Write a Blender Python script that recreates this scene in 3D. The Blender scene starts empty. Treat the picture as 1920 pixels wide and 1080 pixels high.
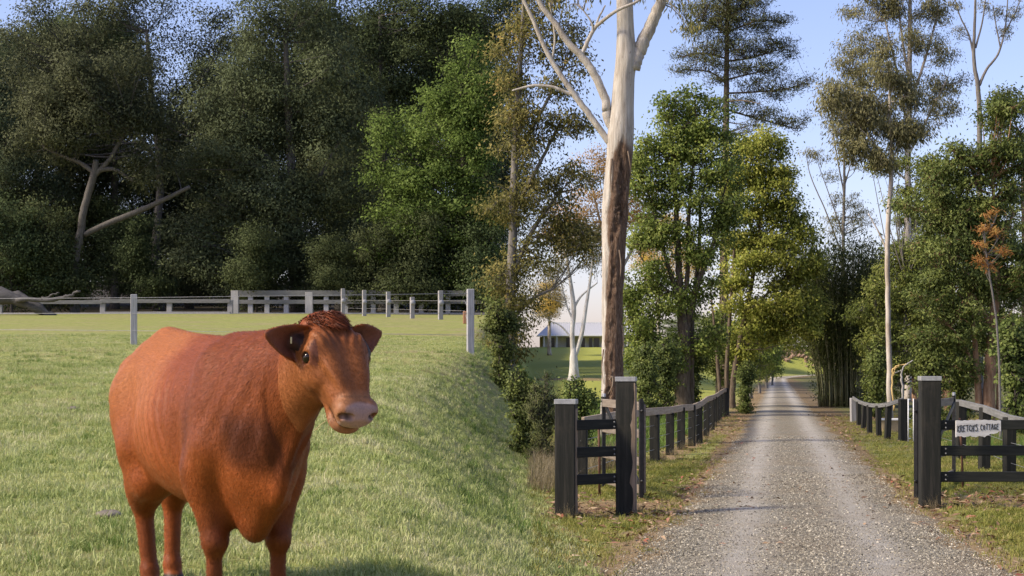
import bpy, bmesh, math, random
import numpy as np
from mathutils import Vector, Matrix

# ---------------------------------------------------------------- camera, sky, sun, exposure
F = 3200.0            # focal length in pixels of the 1920 px wide photograph
CAMZ = 1.7
HOR = 690.0           # image row of the true horizon
scn = bpy.context.scene
COL = scn.collection
cam_d = bpy.data.cameras.new('camera')
cam = bpy.data.objects.new('camera', cam_d)
COL.objects.link(cam)
cam_d.sensor_width = 36.0
cam_d.lens = 36.0 * F / 1920.0
cam_d.shift_y = (HOR - 540.0) / 1920.0
cam_d.clip_start = 0.1
cam_d.clip_end = 6000.0
cam.location = (0, 0, CAMZ)
cam.rotation_euler = (math.pi / 2, 0, 0)
scn.camera = cam

SUN_AZ = math.radians(-106)      # measured from +Y towards +X : the sun stands to the left
SUN_EL = math.radians(38)
to_sun = Vector((math.sin(SUN_AZ) * math.cos(SUN_EL), math.cos(SUN_AZ) * math.cos(SUN_EL), math.sin(SUN_EL)))
world = bpy.data.worlds.new('World')
scn.world = world
world.use_nodes = True
wn = world.node_tree
sky = wn.nodes.new('ShaderNodeTexSky')
sky.sky_type = 'NISHITA'
sky.sun_disc = False
sky.sun_elevation = SUN_EL
sky.sun_rotation = SUN_AZ
sky.altitude = 100
sky.air_density = 1.0
sky.dust_density = 1.2
sky.ozone_density = 4.0
bg = wn.nodes['Background']
bg.inputs['Strength'].default_value = 0.053
tint = wn.nodes.new('ShaderNodeMix'); tint.data_type = 'RGBA'; tint.blend_type = 'MULTIPLY'
tint.inputs[0].default_value = 1.0
tint.inputs[7].default_value = (1.22, 0.98, 1.04, 1)
wn.links.new(sky.outputs[0], tint.inputs[6])
wn.links.new(tint.outputs[2], bg.inputs[0])
sun_d = bpy.data.lights.new('sun', 'SUN')
sun_d.energy = 1.5
sun_d.angle = math.radians(11)
sun_d.color = (1.0, 0.88, 0.70)
sun = bpy.data.objects.new('sun', sun_d)
COL.objects.link(sun)
sun.rotation_euler = (-to_sun).to_track_quat('-Z', 'Y').to_euler()
sun.location = (-60, 0, 60)
vs = scn.view_settings
vs.view_transform = 'Standard'
vs.look = 'None'
vs.exposure = 2.0
vs.gamma = 1.0
vs.use_curve_mapping = False
try:
    scn.cycles.max_bounces = 6
    scn.cycles.diffuse_bounces = 3
    scn.cycles.transparent_max_bounces = 8
    scn.cycles.caustics_reflective = False
    scn.cycles.caustics_refractive = False
except Exception:
    pass

# ---------------------------------------------------------------- helpers
rng = np.random.default_rng(7)
random.seed(7)

def sstep(a, b, x):
    t = np.clip((x - a) / (b - a), 0, 1)
    return t * t * (3 - 2 * t)

def PX(px, py, d):
    """a point on the ray through a photo pixel, at depth d metres"""
    return Vector(((px - 960.0) / F * d, d, CAMZ - (py - HOR) / F * d))

def dep(py, z=0.0):
    return (CAMZ - z) * F / (py - HOR)

def drive_x(y):
    y = np.asarray(y, float)
    return 0.3 + 0.1545 * y + 0.012 * np.clip(y - 212, 0, 60) ** 2

def drive_hw(y):
    y = np.asarray(y, float)
    return np.interp(y, [0, 12, 16, 22, 40, 80, 300], [2.1, 1.75, 1.55, 1.36, 1.28, 1.2, 1.3])

def ground(x, y):
    x = np.asarray(x, float); y = np.asarray(y, float)
    zp = np.interp(y, [-50, 0, 9.8, 14, 20, 60, 117, 160, 250, 600, 3000],
                   [.45, .46, .485, .72, 1.05, 2.84, 5.36, 7.3, 13.5, 32, 32])
    zl = np.interp(y, [-50, 30, 45, 90, 115, 300, 420, 3000], [0, 0, .22, .82, .92, 5.3, 6.5, 8])
    zr = .85 * sstep(190, 245, y) + 1.3 * sstep(250, 265, y) + 4 * sstep(300, 800, y)
    dx = drive_x(y)
    xl_ = np.maximum(dx - 9 - .04 * y, dx * .3); xr_ = dx - 2.0 - .012 * y
    w = sstep(0, 1, (x - xl_) / np.maximum(xr_ - xl_, .3))
    zz = zl * (1 - w) + zr * w
    xl = -np.interp(y, [0, 26, 45, 200], [.05, 2.2, 1.5, 1.5]); xr = np.interp(y, [0, 12, 16.5, 19, 60], [.4, .85, .85, .47, 1.4])
    b = sstep(0, 1, (x - xl) / (xr - xl))
    und = .025 * np.sin(x * 1.3 + 2.1 * np.sin(y * .31)) * np.sin(y * .83 + 1.1 * np.sin(x * .47))
    dd = np.abs(x - dx)
    return zp * (1 - b) + zz * b + und * sstep(1.5, 4.5, dd) + .06 * np.sin(x * .11 + 1) * np.sin(y * .09) * sstep(3, 12, dd)

def gz(x, y):
    return float(ground(np.array([x]), np.array([y]))[0])

def on_ground(px, d):
    x = (px - 960.0) / F * d
    return Vector((x, d, gz(x, d)))

def link(o, parent=None):
    COL.objects.link(o)
    if parent is not None:
        o.parent = parent
    return o

def tag(o, label=None, cat=None, group=None, kind=None):
    if label: o['label'] = label
    if cat: o['category'] = cat
    if group: o['group'] = group
    if kind: o['kind'] = kind
    return o

def empty(name, loc, label=None, cat=None, group=None, rz=0.0):
    o = bpy.data.objects.new(name, None)
    COL.objects.link(o)
    o.empty_display_size = .2
    o.location = loc
    o.rotation_euler = (0, 0, rz)
    return tag(o, label, cat, group)

def mesh_np(name, V, faces, mat=None, smooth=False, attrs=None):
    """V (n,3); faces: list of int arrays (m,k)"""
    V = np.ascontiguousarray(V, dtype=np.float32)
    if not isinstance(faces, (list, tuple)): faces = [faces]
    faces = [np.asarray(f, dtype=np.int32) for f in faces if len(f)]
    me = bpy.data.meshes.new(name)
    me.vertices.add(len(V))
    me.vertices.foreach_set('co', V.ravel())
    nl = sum(f.size for f in faces); nf = sum(len(f) for f in faces)
    me.loops.add(nl); me.polygons.add(nf)
    me.loops.foreach_set('vertex_index', np.concatenate([f.ravel() for f in faces]))
    starts = []; s = 0
    for f in faces:
        k = f.shape[1]
        starts.append(np.arange(len(f), dtype=np.int32) * k + s); s += f.size
    me.polygons.foreach_set('loop_start', np.concatenate(starts))
    me.update(calc_edges=True)
    me.polygons.foreach_set('use_smooth', np.full(nf, bool(smooth), dtype=bool))
    if attrs:
        for an, (dom, typ, data) in attrs.items():
            a = me.attributes.new(an, typ, dom)
            key = {'FLOAT': 'value', 'FLOAT_VECTOR': 'vector', 'FLOAT_COLOR': 'color', 'INT': 'value'}[typ]
            a.data.foreach_set(key, np.ascontiguousarray(data).ravel())
    if mat: me.materials.append(mat)
    return me

class MB:
    """collects simple shapes and builds them as one mesh object"""
    def __init__(s):
        s.v = []; s.q = []; s.t = []; s.n = 0
    def add(s, V, Q=None, T=None):
        V = np.asarray(V, float)
        if Q is not None and len(Q): s.q.append(np.asarray(Q, int) + s.n)
        if T is not None and len(T): s.t.append(np.asarray(T, int) + s.n)
        s.v.append(V); s.n += len(V)
        return s
    def box(s, c, size, rz=0.0, rot=None, bev=0.0):
        bm = bmesh.new()
        bmesh.ops.create_cube(bm, size=1)
        for v in bm.verts: v.co = Vector((v.co.x * size[0], v.co.y * size[1], v.co.z * size[2]))
        if bev: bmesh.ops.bevel(bm, geom=bm.edges[:], offset=bev, segments=1, affect='EDGES')
        R = rot if rot is not None else Matrix.Rotation(rz, 3, 'Z')
        for v in bm.verts: v.co = R @ v.co + Vector(c)
        s.bm(bm); return s
    def bm(s, bm):
        bm.verts.index_update()
        V = [v.co[:] for v in bm.verts]
        Q = [[v.index for v in f.verts] for f in bm.faces if len(f.verts) == 4]
        T = [[v.index for v in f.verts] for f in bm.faces if len(f.verts) == 3]
        for f in bm.faces:
            if len(f.verts) > 4:
                vv = [v.index for v in f.verts]
                for i in range(1, len(vv) - 1): T.append([vv[0], vv[i], vv[i + 1]])
        bm.free(); s.add(V, Q, T)
    def bar(s, a, b, w, h, bev=0.004, up=(0, 0, 1)):
        """rectangular bar from a to b: w sideways, h along 'up'"""
        a = Vector(a); b = Vector(b); x = (b - a); L = x.length; x.normalize()
        y = Vector(up).cross(x).normalized(); z = x.cross(y)
        R = Matrix((x, y, z)).transposed()
        return s.box((a + b) / 2, (L, w, h), rot=R, bev=bev)
    def tube(s, pts, rad, seg=8, cap=True):
        pts = np.asarray([tuple(p) for p in pts], float); rad = np.broadcast_to(np.asarray(rad, float), (len(pts),))
        n = len(pts)
        T = np.gradient(pts, axis=0); T /= np.linalg.norm(T, axis=1)[:, None] + 1e-9
        ref = np.array([1, 0, 0.]) if abs(T[:, 0]).mean() < .8 else np.array([0, 1, 0.])
        U = np.cross(T, ref); U /= np.linalg.norm(U, axis=1)[:, None] + 1e-9
        W = np.cross(T, U)
        a = np.linspace(0, 2 * np.pi, seg, endpoint=False)
        V = pts[:, None, :] + rad[:, None, None] * (np.cos(a)[None, :, None] * U[:, None, :] + np.sin(a)[None, :, None] * W[:, None, :])
        i = np.arange(n - 1)[:, None] * seg; j = np.arange(seg)[None, :]; k = (j + 1) % seg
        Q = np.stack([i + j, i + k, i + seg + k, i + seg + j], -1).reshape(-1, 4)
        V = V.reshape(-1, 3); Tt = []
        if cap:
            V = np.vstack([V, pts[0], pts[-1]]); m = n * seg
            for jj in range(seg):
                kk = (jj + 1) % seg
                Tt.append([m, kk, jj]); Tt.append([m + 1, (n - 1) * seg + jj, (n - 1) * seg + kk])
        return s.add(V, Q, Tt)
    def mesh(s, name, mat, smooth=False, attrs=None):
        fs = []
        if s.q: fs.append(np.concatenate(s.q))
        if s.t: fs.append(np.concatenate(s.t))
        return mesh_np(name, np.concatenate(s.v), fs, mat, smooth, attrs)
    def build(s, name, mat, parent=None, smooth=False, attrs=None):
        o = bpy.data.objects.new(name, s.mesh(name, mat, smooth, attrs))
        return link(o, parent)

def spline(pts, n):
    """Catmull-Rom resample of rows of numbers"""
    P = np.asarray([tuple(p) for p in pts], float)
    if len(P) == 2: return P[0] + (P[1] - P[0]) * np.linspace(0, 1, n)[:, None]
    E = np.vstack([2 * P[0] - P[1], P, 2 * P[-1] - P[-2]])
    t = np.linspace(0, len(P) - 1 - 1e-6, n); i = t.astype(int); f = (t - i)[:, None]
    a, b, c, d = E[i], E[i + 1], E[i + 2], E[i + 3]
    return .5 * (2 * b + (c - a) * f + (2 * a - 5 * b + 4 * c - d) * f ** 2 + (3 * b - a - 3 * c + d) * f ** 3)

# ---------------------------------------------------------------- materials
def newmat(name):
    m = bpy.data.materials.new(name); m.use_nodes = True
    nt = m.node_tree; b = nt.nodes['Principled BSDF']
    return m, nt, b

def N(nt, typ, ins=None, **props):
    n = nt.nodes.new(typ)
    for k, v in props.items(): setattr(n, k, v)
    if ins:
        for k, v in ins.items():
            if hasattr(v, 'is_output') or hasattr(v, 'links'): nt.links.new(v, n.inputs[k])
            else: n.inputs[k].default_value = v
    return n

def ramp(nt, fac, stops):
    r = nt.nodes.new('ShaderNodeValToRGB'); cr = r.color_ramp
    while len(cr.elements) < len(stops): cr.elements.new(.5)
    for e, (p, c) in zip(cr.elements, stops):
        e.position = p; e.color = (c[0], c[1], c[2], 1) if not np.isscalar(c) else (c, c, c, 1)
    nt.links.new(fac, r.inputs[0])
    return r.outputs[0]

def mix(nt, fac, a, b, mode='MIX'):
    n = nt.nodes.new('ShaderNodeMix'); n.data_type = 'RGBA'; n.blend_type = mode
    for sock, v in ((n.inputs[0], fac), (n.inputs[6], a), (n.inputs[7], b)):
        if hasattr(v, 'is_output'): nt.links.new(v, sock)
        elif np.isscalar(v): sock.default_value = v
        else: sock.default_value = (v[0], v[1], v[2], 1)
    return n.outputs[2]

def coord(nt, kind='Object', scale=(1, 1, 1)):
    if kind == 'World':
        src = N(nt, 'ShaderNodeNewGeometry').outputs['Position']
    else:
        src = N(nt, 'ShaderNodeTexCoord').outputs[kind]
    return N(nt, 'ShaderNodeMapping', {'Vector': src, 'Scale': scale}).outputs[0]

def noise(nt, vec, scale, detail=4, rough=.6, dist=0.0):
    return N(nt, 'ShaderNodeTexNoise', {'Vector': vec, 'Scale': scale, 'Detail': detail, 'Roughness': rough, 'Distortion': dist}).outputs[0]

def bump(nt, b, h, strength=.4, dist=.02):
    n = N(nt, 'ShaderNodeBump', {'Height': h, 'Strength': strength, 'Distance': dist})
    nt.links.new(n.outputs[0], b.inputs['Normal'])

def simple(name, stops, scale=8, rough=.7, stretch=(1, 1, 1), bump_s=.3, bump_d=.01, metallic=0.0, big=None, spec=.3, kind='Object', detail=5):
    m, nt, b = newmat(name)
    v = coord(nt, kind, stretch)
    f = noise(nt, v, scale, detail)
    c = ramp(nt, f, stops)
    if big:
        f2 = noise(nt, coord(nt, kind), big[0], 3)
        c = mix(nt, ramp(nt, f2, [(.42, 0), (.62, 1)]), c, big[1])
    nt.links.new(c, b.inputs['Base Color'])
    b.inputs['Roughness'].default_value = rough
    b.inputs['Metallic'].default_value = metallic
    b.inputs['Specular IOR Level'].default_value = spec
    if bump_s: bump(nt, b, f, bump_s, bump_d)
    return m

def leafmat(name, dark, midc, light, trans=.35, rough=.55, extra=None, gain=1.0, spec=.2):
    dark, midc, light = [tuple(min(.8, v * gain) for v in q) for q in (dark, midc, light)]
    m, nt, b = newmat(name)
    a = N(nt, 'ShaderNodeAttribute', attribute_name='v').outputs['Fac']
    stops = [(0.05, dark), (.5, midc), (.9, light)]
    if extra: stops.append((.975, extra))
    c = ramp(nt, a, stops)
    oi = N(nt, 'ShaderNodeObjectInfo').outputs['Random']
    hv = N(nt, 'ShaderNodeHueSaturation', {'Color': c, 'Hue': N(nt, 'ShaderNodeMapRange', {0: oi, 3: .485, 4: .515}).outputs[0],
                                          'Value': N(nt, 'ShaderNodeMapRange', {0: oi, 3: .85, 4: 1.15}).outputs[0]})
    c = hv.outputs[0]
    nt.links.new(c, b.inputs['Base Color'])
    b.inputs['Roughness'].default_value = rough
    b.inputs['Specular IOR Level'].default_value = spec
    tr = N(nt, 'ShaderNodeBsdfTranslucent', {'Color': mix(nt, .5, c, (.9, 1.0, .35), 'MULTIPLY')})
    c2 = N(nt, 'ShaderNodeBrightContrast', {'Color': c, 'Bright': .02})
    nt.links.new(c2.outputs[0], tr.inputs['Color'])
    ms = N(nt, 'ShaderNodeMixShader', {0: trans, 1: b.outputs[0], 2: tr.outputs[0]})
    nt.links.new(ms.outputs[0], nt.nodes['Material Output'].inputs['Surface'])
    return m
# ---------------------------------------------------------------- ground
def ground_material():
    m, nt, b = newmat('pasture')
    P = coord(nt, 'World')
    n1 = noise(nt, P, .28, 7, .66)
    n2 = noise(nt, P, 3.2, 5, .65)
    n3 = noise(nt, P, 26, 3, .6)
    green = ramp(nt, n2, [(.28, (.17, .19, .05)), (.5, (.26, .28, .08)), (.72, (.36, .355, .12))])
    dry = ramp(nt, n2, [(.3, (.23, .20, .095)), (.7, (.36, .31, .16))])
    c = mix(nt, ramp(nt, n1, [(.46, 0), (.64, .8)]), green, dry)
    a = N(nt, 'ShaderNodeAttribute', attribute_name='dirt').outputs['Fac']
    am = N(nt, 'ShaderNodeMath', {0: a, 1: n2}, operation='ADD').outputs[0]
    am = ramp(nt, N(nt, 'ShaderNodeMath', {0: am, 1: -.5}, operation='ADD').outputs[0], [(.32, 0), (.62, 1)])
    soil = ramp(nt, n3, [(.3, (.12, .082, .042)), (.5, (.26, .185, .095)), (.72, (.40, .30, .165))])
    c = mix(nt, am, c, soil)
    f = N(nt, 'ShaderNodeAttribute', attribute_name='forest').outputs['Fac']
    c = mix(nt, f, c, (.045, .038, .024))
    lw = N(nt, 'ShaderNodeAttribute', attribute_name='lawn').outputs['Fac']
    lawn = ramp(nt, n2, [(.3, (.27, .30, .055)), (.7, (.38, .38, .085))])
    c = mix(nt, lw, c, lawn)
    fine = ramp(nt, n3, [(.25, .6), (.75, 1.25)])
    c = mix(nt, .6, c, fine, 'MULTIPLY')
    nt.links.new(c, b.inputs['Base Color'])
    b.inputs['Roughness'].default_value = .9
    b.inputs['Specular IOR Level'].default_value = .1
    bump(nt, b, n3, .7, .03)
    return m

def dirt_mask(x, y):
    dx = drive_x(y); hw = drive_hw(y)
    e = np.abs(x - dx) - hw
    m = np.exp(-np.clip(e - .05, 0, None) ** 2 / (2 * .22 ** 2)) * .9
    m = np.maximum(m, .85 * sstep(36, 48, y) * sstep(260, 200, y) * np.exp(-np.clip(e, 0, None) ** 2 / (2 * 1.0 ** 2)))
    for (cx, cy, r) in ((.95, 20.4, .75), (1.45, 21.0, .55), (4.95, 21.6, .4), (5.6, 21.8, .5), (6.4, 21.9, .5), (1.5, 17.2, .35), (1.2, 16.4, .25)):
        m = np.maximum(m, .95 * np.exp(-((x - cx) ** 2 + ((y - cy) / 1.6) ** 2) / (2 * r * r)))
    fx = 2.6 + .18 * (y - 31.1)
    m = np.maximum(m, .75 * np.exp(-((x - fx - .1) / .45) ** 2) * sstep(29, 32, y) * sstep(64, 58, y))
    fx2 = 9.05 - .11 * (y - 40)
    m = np.maximum(m, .5 * np.exp(-((x - fx2) / .35) ** 2) * sstep(38, 40, y) * sstep(60, 55, y))
    m = np.maximum(m, .9 * np.exp(-((x - 12.8) ** 2 + ((y - 57) / 1.3) ** 2) / (2 * 2.2 ** 2)))
    return m

def build_ground():
    xs = np.concatenate([-np.geomspace(1500, 14.2, 42), np.arange(-14, 24.01, .24), np.geomspace(24.3, 1500, 42)])
    ys = np.concatenate([[-60, -20, -5], np.arange(0, 60, .4), np.geomspace(60, 2500, 110)])
    X, Y = np.meshgrid(xs, ys)
    x = X.ravel(); y = Y.ravel()
    z = ground(x, y)
    nx = len(xs); ny = len(ys)
    i = np.arange(ny - 1)[:, None] * nx; j = np.arange(nx - 1)[None, :]
    Q = np.stack([i + j, i + j + 1, i + nx + j + 1, i + nx + j], -1).reshape(-1, 4)
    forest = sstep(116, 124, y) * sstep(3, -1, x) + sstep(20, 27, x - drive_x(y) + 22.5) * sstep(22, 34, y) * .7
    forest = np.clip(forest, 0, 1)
    lawn = sstep(52, 75, y) * sstep(-.5, 1.5, x) * sstep(-1.5, -4, x - drive_x(y)) * sstep(460, 380, y)
    path = np.exp(-((y - 116 - .2 * x) / 5.0) ** 2) * sstep(1, 2, x) * sstep(12, 8, x)
    d = np.maximum(dirt_mask(x, y), path * .9)
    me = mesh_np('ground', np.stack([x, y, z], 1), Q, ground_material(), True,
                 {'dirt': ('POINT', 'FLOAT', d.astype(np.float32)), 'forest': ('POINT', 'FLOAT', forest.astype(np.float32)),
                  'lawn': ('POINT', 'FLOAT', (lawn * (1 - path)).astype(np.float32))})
    o = link(bpy.data.objects.new('ground', me))
    tag(o, 'grassy ground, a cropped paddock beside a gravel drive', 'ground', kind='structure')
build_ground()

def gravel_material():
    m, nt, b = newmat('gravel')
    P = coord(nt, 'World')
    vo = N(nt, 'ShaderNodeTexVoronoi', {'Vector': P, 'Scale': 60.0, 'Randomness': 1.0})
    g = N(nt, 'ShaderNodeSeparateColor', {0: vo.outputs['Color']}).outputs[0]
    c = ramp(nt, g, [(.0, (0.078, 0.070, 0.052)), (.35, (0.213, 0.193, 0.142)), (.7, (0.325, 0.295, 0.220)), (.95, (0.504, 0.457, 0.345))])
    n1 = noise(nt, P, .9, 5)
    c = mix(nt, ramp(nt, n1, [(.42, 0), (.68, .7)]), c, (.26, .205, .13))
    t = N(nt, 'ShaderNodeAttribute', attribute_name='track').outputs['Fac']
    tm = N(nt, 'ShaderNodeMath', {0: t, 1: ramp(nt, noise(nt, P, 1.7, 4), [(.25, .45), (.7, 1)])}, operation='MULTIPLY').outputs[0]
    c = mix(nt, tm, c, (.52, .485, .415))
    e = N(nt, 'ShaderNodeAttribute', attribute_name='edge').outputs['Fac']
    en = ramp(nt, N(nt, 'ShaderNodeMath', {0: e, 1: noise(nt, P, 5, 4)}, operation='MULTIPLY').outputs[0], [(.18, 0), (.45, .85)])
    c = mix(nt, en, c, (.30, .215, .115))
    fine = noise(nt, P, 130, 3)
    c = mix(nt, .7, c, ramp(nt, fine, [(.3, .55), (.7, 1.3)]), 'MULTIPLY')
    nt.links.new(c, b.inputs['Base Color'])
    b.inputs['Roughness'].default_value = .92
    b.inputs['Specular IOR Level'].default_value = .15
    h = N(nt, 'ShaderNodeMath', {0: vo.outputs['Distance'], 1: fine}, operation='ADD').outputs[0]
    bump(nt, b, h, .8, .02)
    return m

def build_drive():
    ys = np.concatenate([np.arange(-2, 60, .3), np.geomspace(60, 275, 120)])
    us = np.linspace(-1, 1, 25)
    V = []; tr = []; ed = []
    for y in ys:
        hw = float(drive_hw(y)); cx = float(drive_x(y))
        wl = .10 * math.sin(y * 1.7) + .07 * math.sin(y * 4.1 + 1) + .05 * math.sin(y * 9.3)
        wr = .10 * math.sin(y * 1.3 + 2) + .07 * math.sin(y * 3.7) + .05 * math.sin(y * 8.1)
        for u in us:
            x = cx + u * hw + (wl if u < 0 else wr) * abs(u) ** 2
            V.append((x, y, 0)); o = x - cx
            tk = max(math.exp(-((o - .62) / .26) ** 2), math.exp(-((o + .62) / .26) ** 2))
            tr.append(tk * (.72 + .28 * float(sstep(14, 40, np.array(y)))))
            ed.append(abs(u) ** 4)
    V = np.array(V)
    U = np.tile(us, len(ys))
    V[:, 2] = ground(V[:, 0], V[:, 1]) + .012 + .03 * (1 - U ** 2) - .03 * np.abs(U) ** 14
    nx = len(us); ny = len(ys)
    i = np.arange(ny - 1)[:, None] * nx; j = np.arange(nx - 1)[None, :]
    Q = np.stack([i + j, i + j + 1, i + nx + j + 1, i + nx + j], -1).reshape(-1, 4)
    me = mesh_np('gravel_drive', V, Q, gravel_material(), True,
                 {'track': ('POINT', 'FLOAT', np.array(tr, np.float32)), 'edge': ('POINT', 'FLOAT', np.array(ed, np.float32))})
    o = link(bpy.data.objects.new('gravel_drive', me))
    tag(o, 'grey gravel drive with two pale wheel tracks', 'drive', kind='structure')
build_drive()

# ---------------------------------------------------------------- scattered ground cover (geometry nodes, kind stuff)
def scatter(name, label, cat, pts, rot, scl, protos, kind='stuff'):
    n = len(pts)
    me = mesh_np(name, np.asarray(pts), [], None) if False else bpy.data.meshes.new(name)
    me.vertices.add(n)
    me.vertices.foreach_set('co', np.ascontiguousarray(pts, dtype=np.float32).ravel())
    for an, typ, key, data in (('rot', 'FLOAT_VECTOR', 'vector', rot), ('scl', 'FLOAT', 'value', scl),
                               ('idx', 'INT', 'value', rng.integers(0, len(protos), n).astype(np.int32))):
        a = me.attributes.new(an, typ, 'POINT')
        a.data.foreach_set(key, np.ascontiguousarray(data, dtype=np.int32 if typ == 'INT' else np.float32).ravel())
    o = link(bpy.data.objects.new(name, me))
    ng = bpy.data.node_groups.new(name, 'GeometryNodeTree')
    ng.interface.new_socket('Geometry', in_out='INPUT', socket_type='NodeSocketGeometry')
    ng.interface.new_socket('Geometry', in_out='OUTPUT', socket_type='NodeSocketGeometry')
    gi = ng.nodes.new('NodeGroupInput'); go = ng.nodes.new('NodeGroupOutput')
    jn = ng.nodes.new('GeometryNodeJoinGeometry')
    for pm in reversed(protos):
        po = bpy.data.objects.new(pm.name, pm)
        oi = ng.nodes.new('GeometryNodeObjectInfo'); oi.inputs['Object'].default_value = po
        oi.inputs['As Instance'].default_value = True
        ng.links.new(oi.outputs['Geometry'], jn.inputs[0])
    ip = ng.nodes.new('GeometryNodeInstanceOnPoints')
    ng.links.new(gi.outputs[0], ip.inputs['Points'])
    ng.links.new(jn.outputs[0], ip.inputs['Instance'])
    ip.inputs['Pick Instance'].default_value = True
    for an, dt, sock in (('idx', 'INT', 'Instance Index'), ('rot', 'FLOAT_VECTOR', 'Rotation'), ('scl', 'FLOAT', 'Scale')):
        na = ng.nodes.new('GeometryNodeInputNamedAttribute'); na.data_type = dt
        na.inputs['Name'].default_value = an
        ng.links.new(na.outputs[0], ip.inputs[sock])
    ng.links.new(ip.outputs[0], go.inputs[0])
    md = o.modifiers.new('scatter', 'NODES'); md.node_group = ng
    return tag(o, label, cat, kind=kind)

def grassmat(name, stops, trans=.3):
    m, nt, b = newmat(name)
    oi = N(nt, 'ShaderNodeObjectInfo').outputs['Random']
    a = N(nt, 'ShaderNodeAttribute', attribute_name='v').outputs['Fac']
    P = coord(nt, 'World')
    nz = noise(nt, P, .9, 5, .65)
    f = N(nt, 'ShaderNodeMath', {0: a, 1: .40}, operation='MULTIPLY').outputs[0]
    f = N(nt, 'ShaderNodeMath', {0: oi, 1: .2, 2: f}, operation='MULTIPLY_ADD').outputs[0]
    f = N(nt, 'ShaderNodeMath', {0: ramp(nt, nz, [(.36, 0), (.66, 1)]), 1: .46, 2: f}, operation='MULTIPLY_ADD').outputs[0]
    c = ramp(nt, f, stops)
    nt.links.new(c, b.inputs['Base Color'])
    b.inputs['Roughness'].default_value = .6
    b.inputs['Specular IOR Level'].default_value = .25
    tr = N(nt, 'ShaderNodeBsdfTranslucent', {'Color': c})
    ms = N(nt, 'ShaderNodeMixShader', {0: trans, 1: b.outputs[0], 2: tr.outputs[0]})
    nt.links.new(ms.outputs[0], nt.nodes['Material Output'].inputs['Surface'])
    return m

M_GRASS = grassmat('grass_blades', [(.05, (0.113, 0.151, 0.038)), (.28, (0.246, 0.308, 0.083)), (.5, (0.379, 0.431, 0.154)), (.72, (0.512, 0.515, 0.249)), (.95, (0.573, 0.526, 0.345))])
M_VERGE = grassmat('verge_blades', [(.05, (.075, .10, .018)), (.32, (.165, .185, .032)), (.58, (.27, .265, .055)), (.8, (.37, .31, .11)), (.97, (.44, .34, .17))])
M_WEED = grassmat('weed_blades', [(.05, (.06, .12, .02)), (.4, (.12, .20, .035)), (.8, (.20, .27, .06))])
M_DRY = grassmat('dry_stalks', [(.05, (.10, .10, .035)), (.4, (.22, .18, .09)), (.8, (.33, .27, .17))])

def tuft(name, nb, rad, h, w, mat, seed, lean=.5, curl=.5):
    r = np.random.default_rng(seed)
    V = []; T = []; Q = []; at = []
    for i in range(nb):
        a = r.uniform(0, 2 * np.pi); q = rad * math.sqrt(r.uniform())
        bx, by = q * math.cos(a), q * math.sin(a)
        la = r.uniform(0, 2 * np.pi); hh = h * r.uniform(.45, 1.15); ll = hh * lean * r.uniform(.2, 1.5)
        dx, dy = math.cos(la), math.sin(la); px, py = -dy * w / 2, dx * w / 2
        k = len(V)
        m = (bx + dx * ll * .35, by + dy * ll * .35, hh * .62)
        t = (bx + dx * ll, by + dy * ll, hh * (1 - .3 * curl * r.uniform()))
        V += [(bx - px, by - py, -.01), (bx + px, by + py, -.01), (m[0] + px * .8, m[1] + py * .8, m[2]), (m[0] - px * .8, m[1] - py * .8, m[2]), t]
        Q.append((k, k + 1, k + 2, k + 3)); T.append((k + 3, k + 2, k + 4))
        v = r.uniform(); at.append(v)
    fa = np.array(at + at, np.float32)
    return mesh_np(name, np.array(V), [np.array(Q), np.array(T)], mat, True, {'v': ('FACE', 'FLOAT', fa)})

def cells(y0, y1, x0f, x1f, dens, seed):
    """random ground points between depths y0..y1 and x0f(y)..x1f(y)"""
    r = np.random.default_rng(seed)
    ym = np.linspace(y0, y1, 40); wid = np.array([max(x1f(v) - x0f(v), 0) for v in ym])
    area = float(((wid[1:] + wid[:-1]) / 2 * np.diff(ym)).sum()); n = int(area * dens)
    cdf = np.concatenate([[0], np.cumsum((wid[1:] + wid[:-1]) / 2)]); cdf /= cdf[-1]
    y = np.interp(r.uniform(size=n), cdf, ym)
    u = r.uniform(size=n)
    x = np.array([x0f(v) for v in y]) * (1 - u) + np.array([x1f(v) for v in y]) * u
    return x, y

def do_scatter(name, label, cat, x, y, smin, smax, protos, tilt=.2, zoff=0.0, seed=1):
    r = np.random.default_rng(seed)
    n = len(x)
    p = np.stack([x, y, ground(x, y) + zoff], 1)
    rot = np.stack([r.normal(0, tilt, n), r.normal(0, tilt, n), r.uniform(0, 6.28, n)], 1)
    return scatter(name, label, cat, p, rot, r.uniform(smin, smax, n), protos)

def pxl(p): return lambda y: (p - 960.0) / F * y

# short paddock grass
tp = [tuft('grass_tuft', 20, .075, .05, .0055, M_GRASS, 10 + i, .9) for i in range(4)]
lp = [tuft('long_grass_tuft', 13, .05, .10, .006, M_GRASS, 20 + i, .7) for i in range(3)]
X = []; Y = []
for (a, b_, dn, sd) in ((7.5, 14, 210, 1), (14, 22, 130, 2), (22, 36, 65, 3), (36, 60, 24, 4)):
    x, y = cells(a, b_, pxl(-40), lambda v: float(np.interp(v, [0, 12, 16.5, 19, 60], [.3, .7, .7, .47, 1.0])), dn, sd); X.append(x); Y.append(y)
X = np.concatenate(X); Y = np.concatenate(Y)
sc = .8 + .025 * Y
o = do_scatter('paddock_grass', 'short cropped pale green paddock grass around the cow', 'grass', X, Y, .75, 1.25, tp, seed=31)
x, y = cells(7.5, 30, pxl(-40), lambda v: .012 * v, 9, 7)
k = (np.sin(x * 1.9 + np.sin(y)) * np.sin(y * 1.1 + .7) > .1)
do_scatter('long_grass', 'longer bright grass tufts dotted over the paddock', 'grass', x[k], y[k], .6, 1.3, lp, seed=33)

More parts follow.
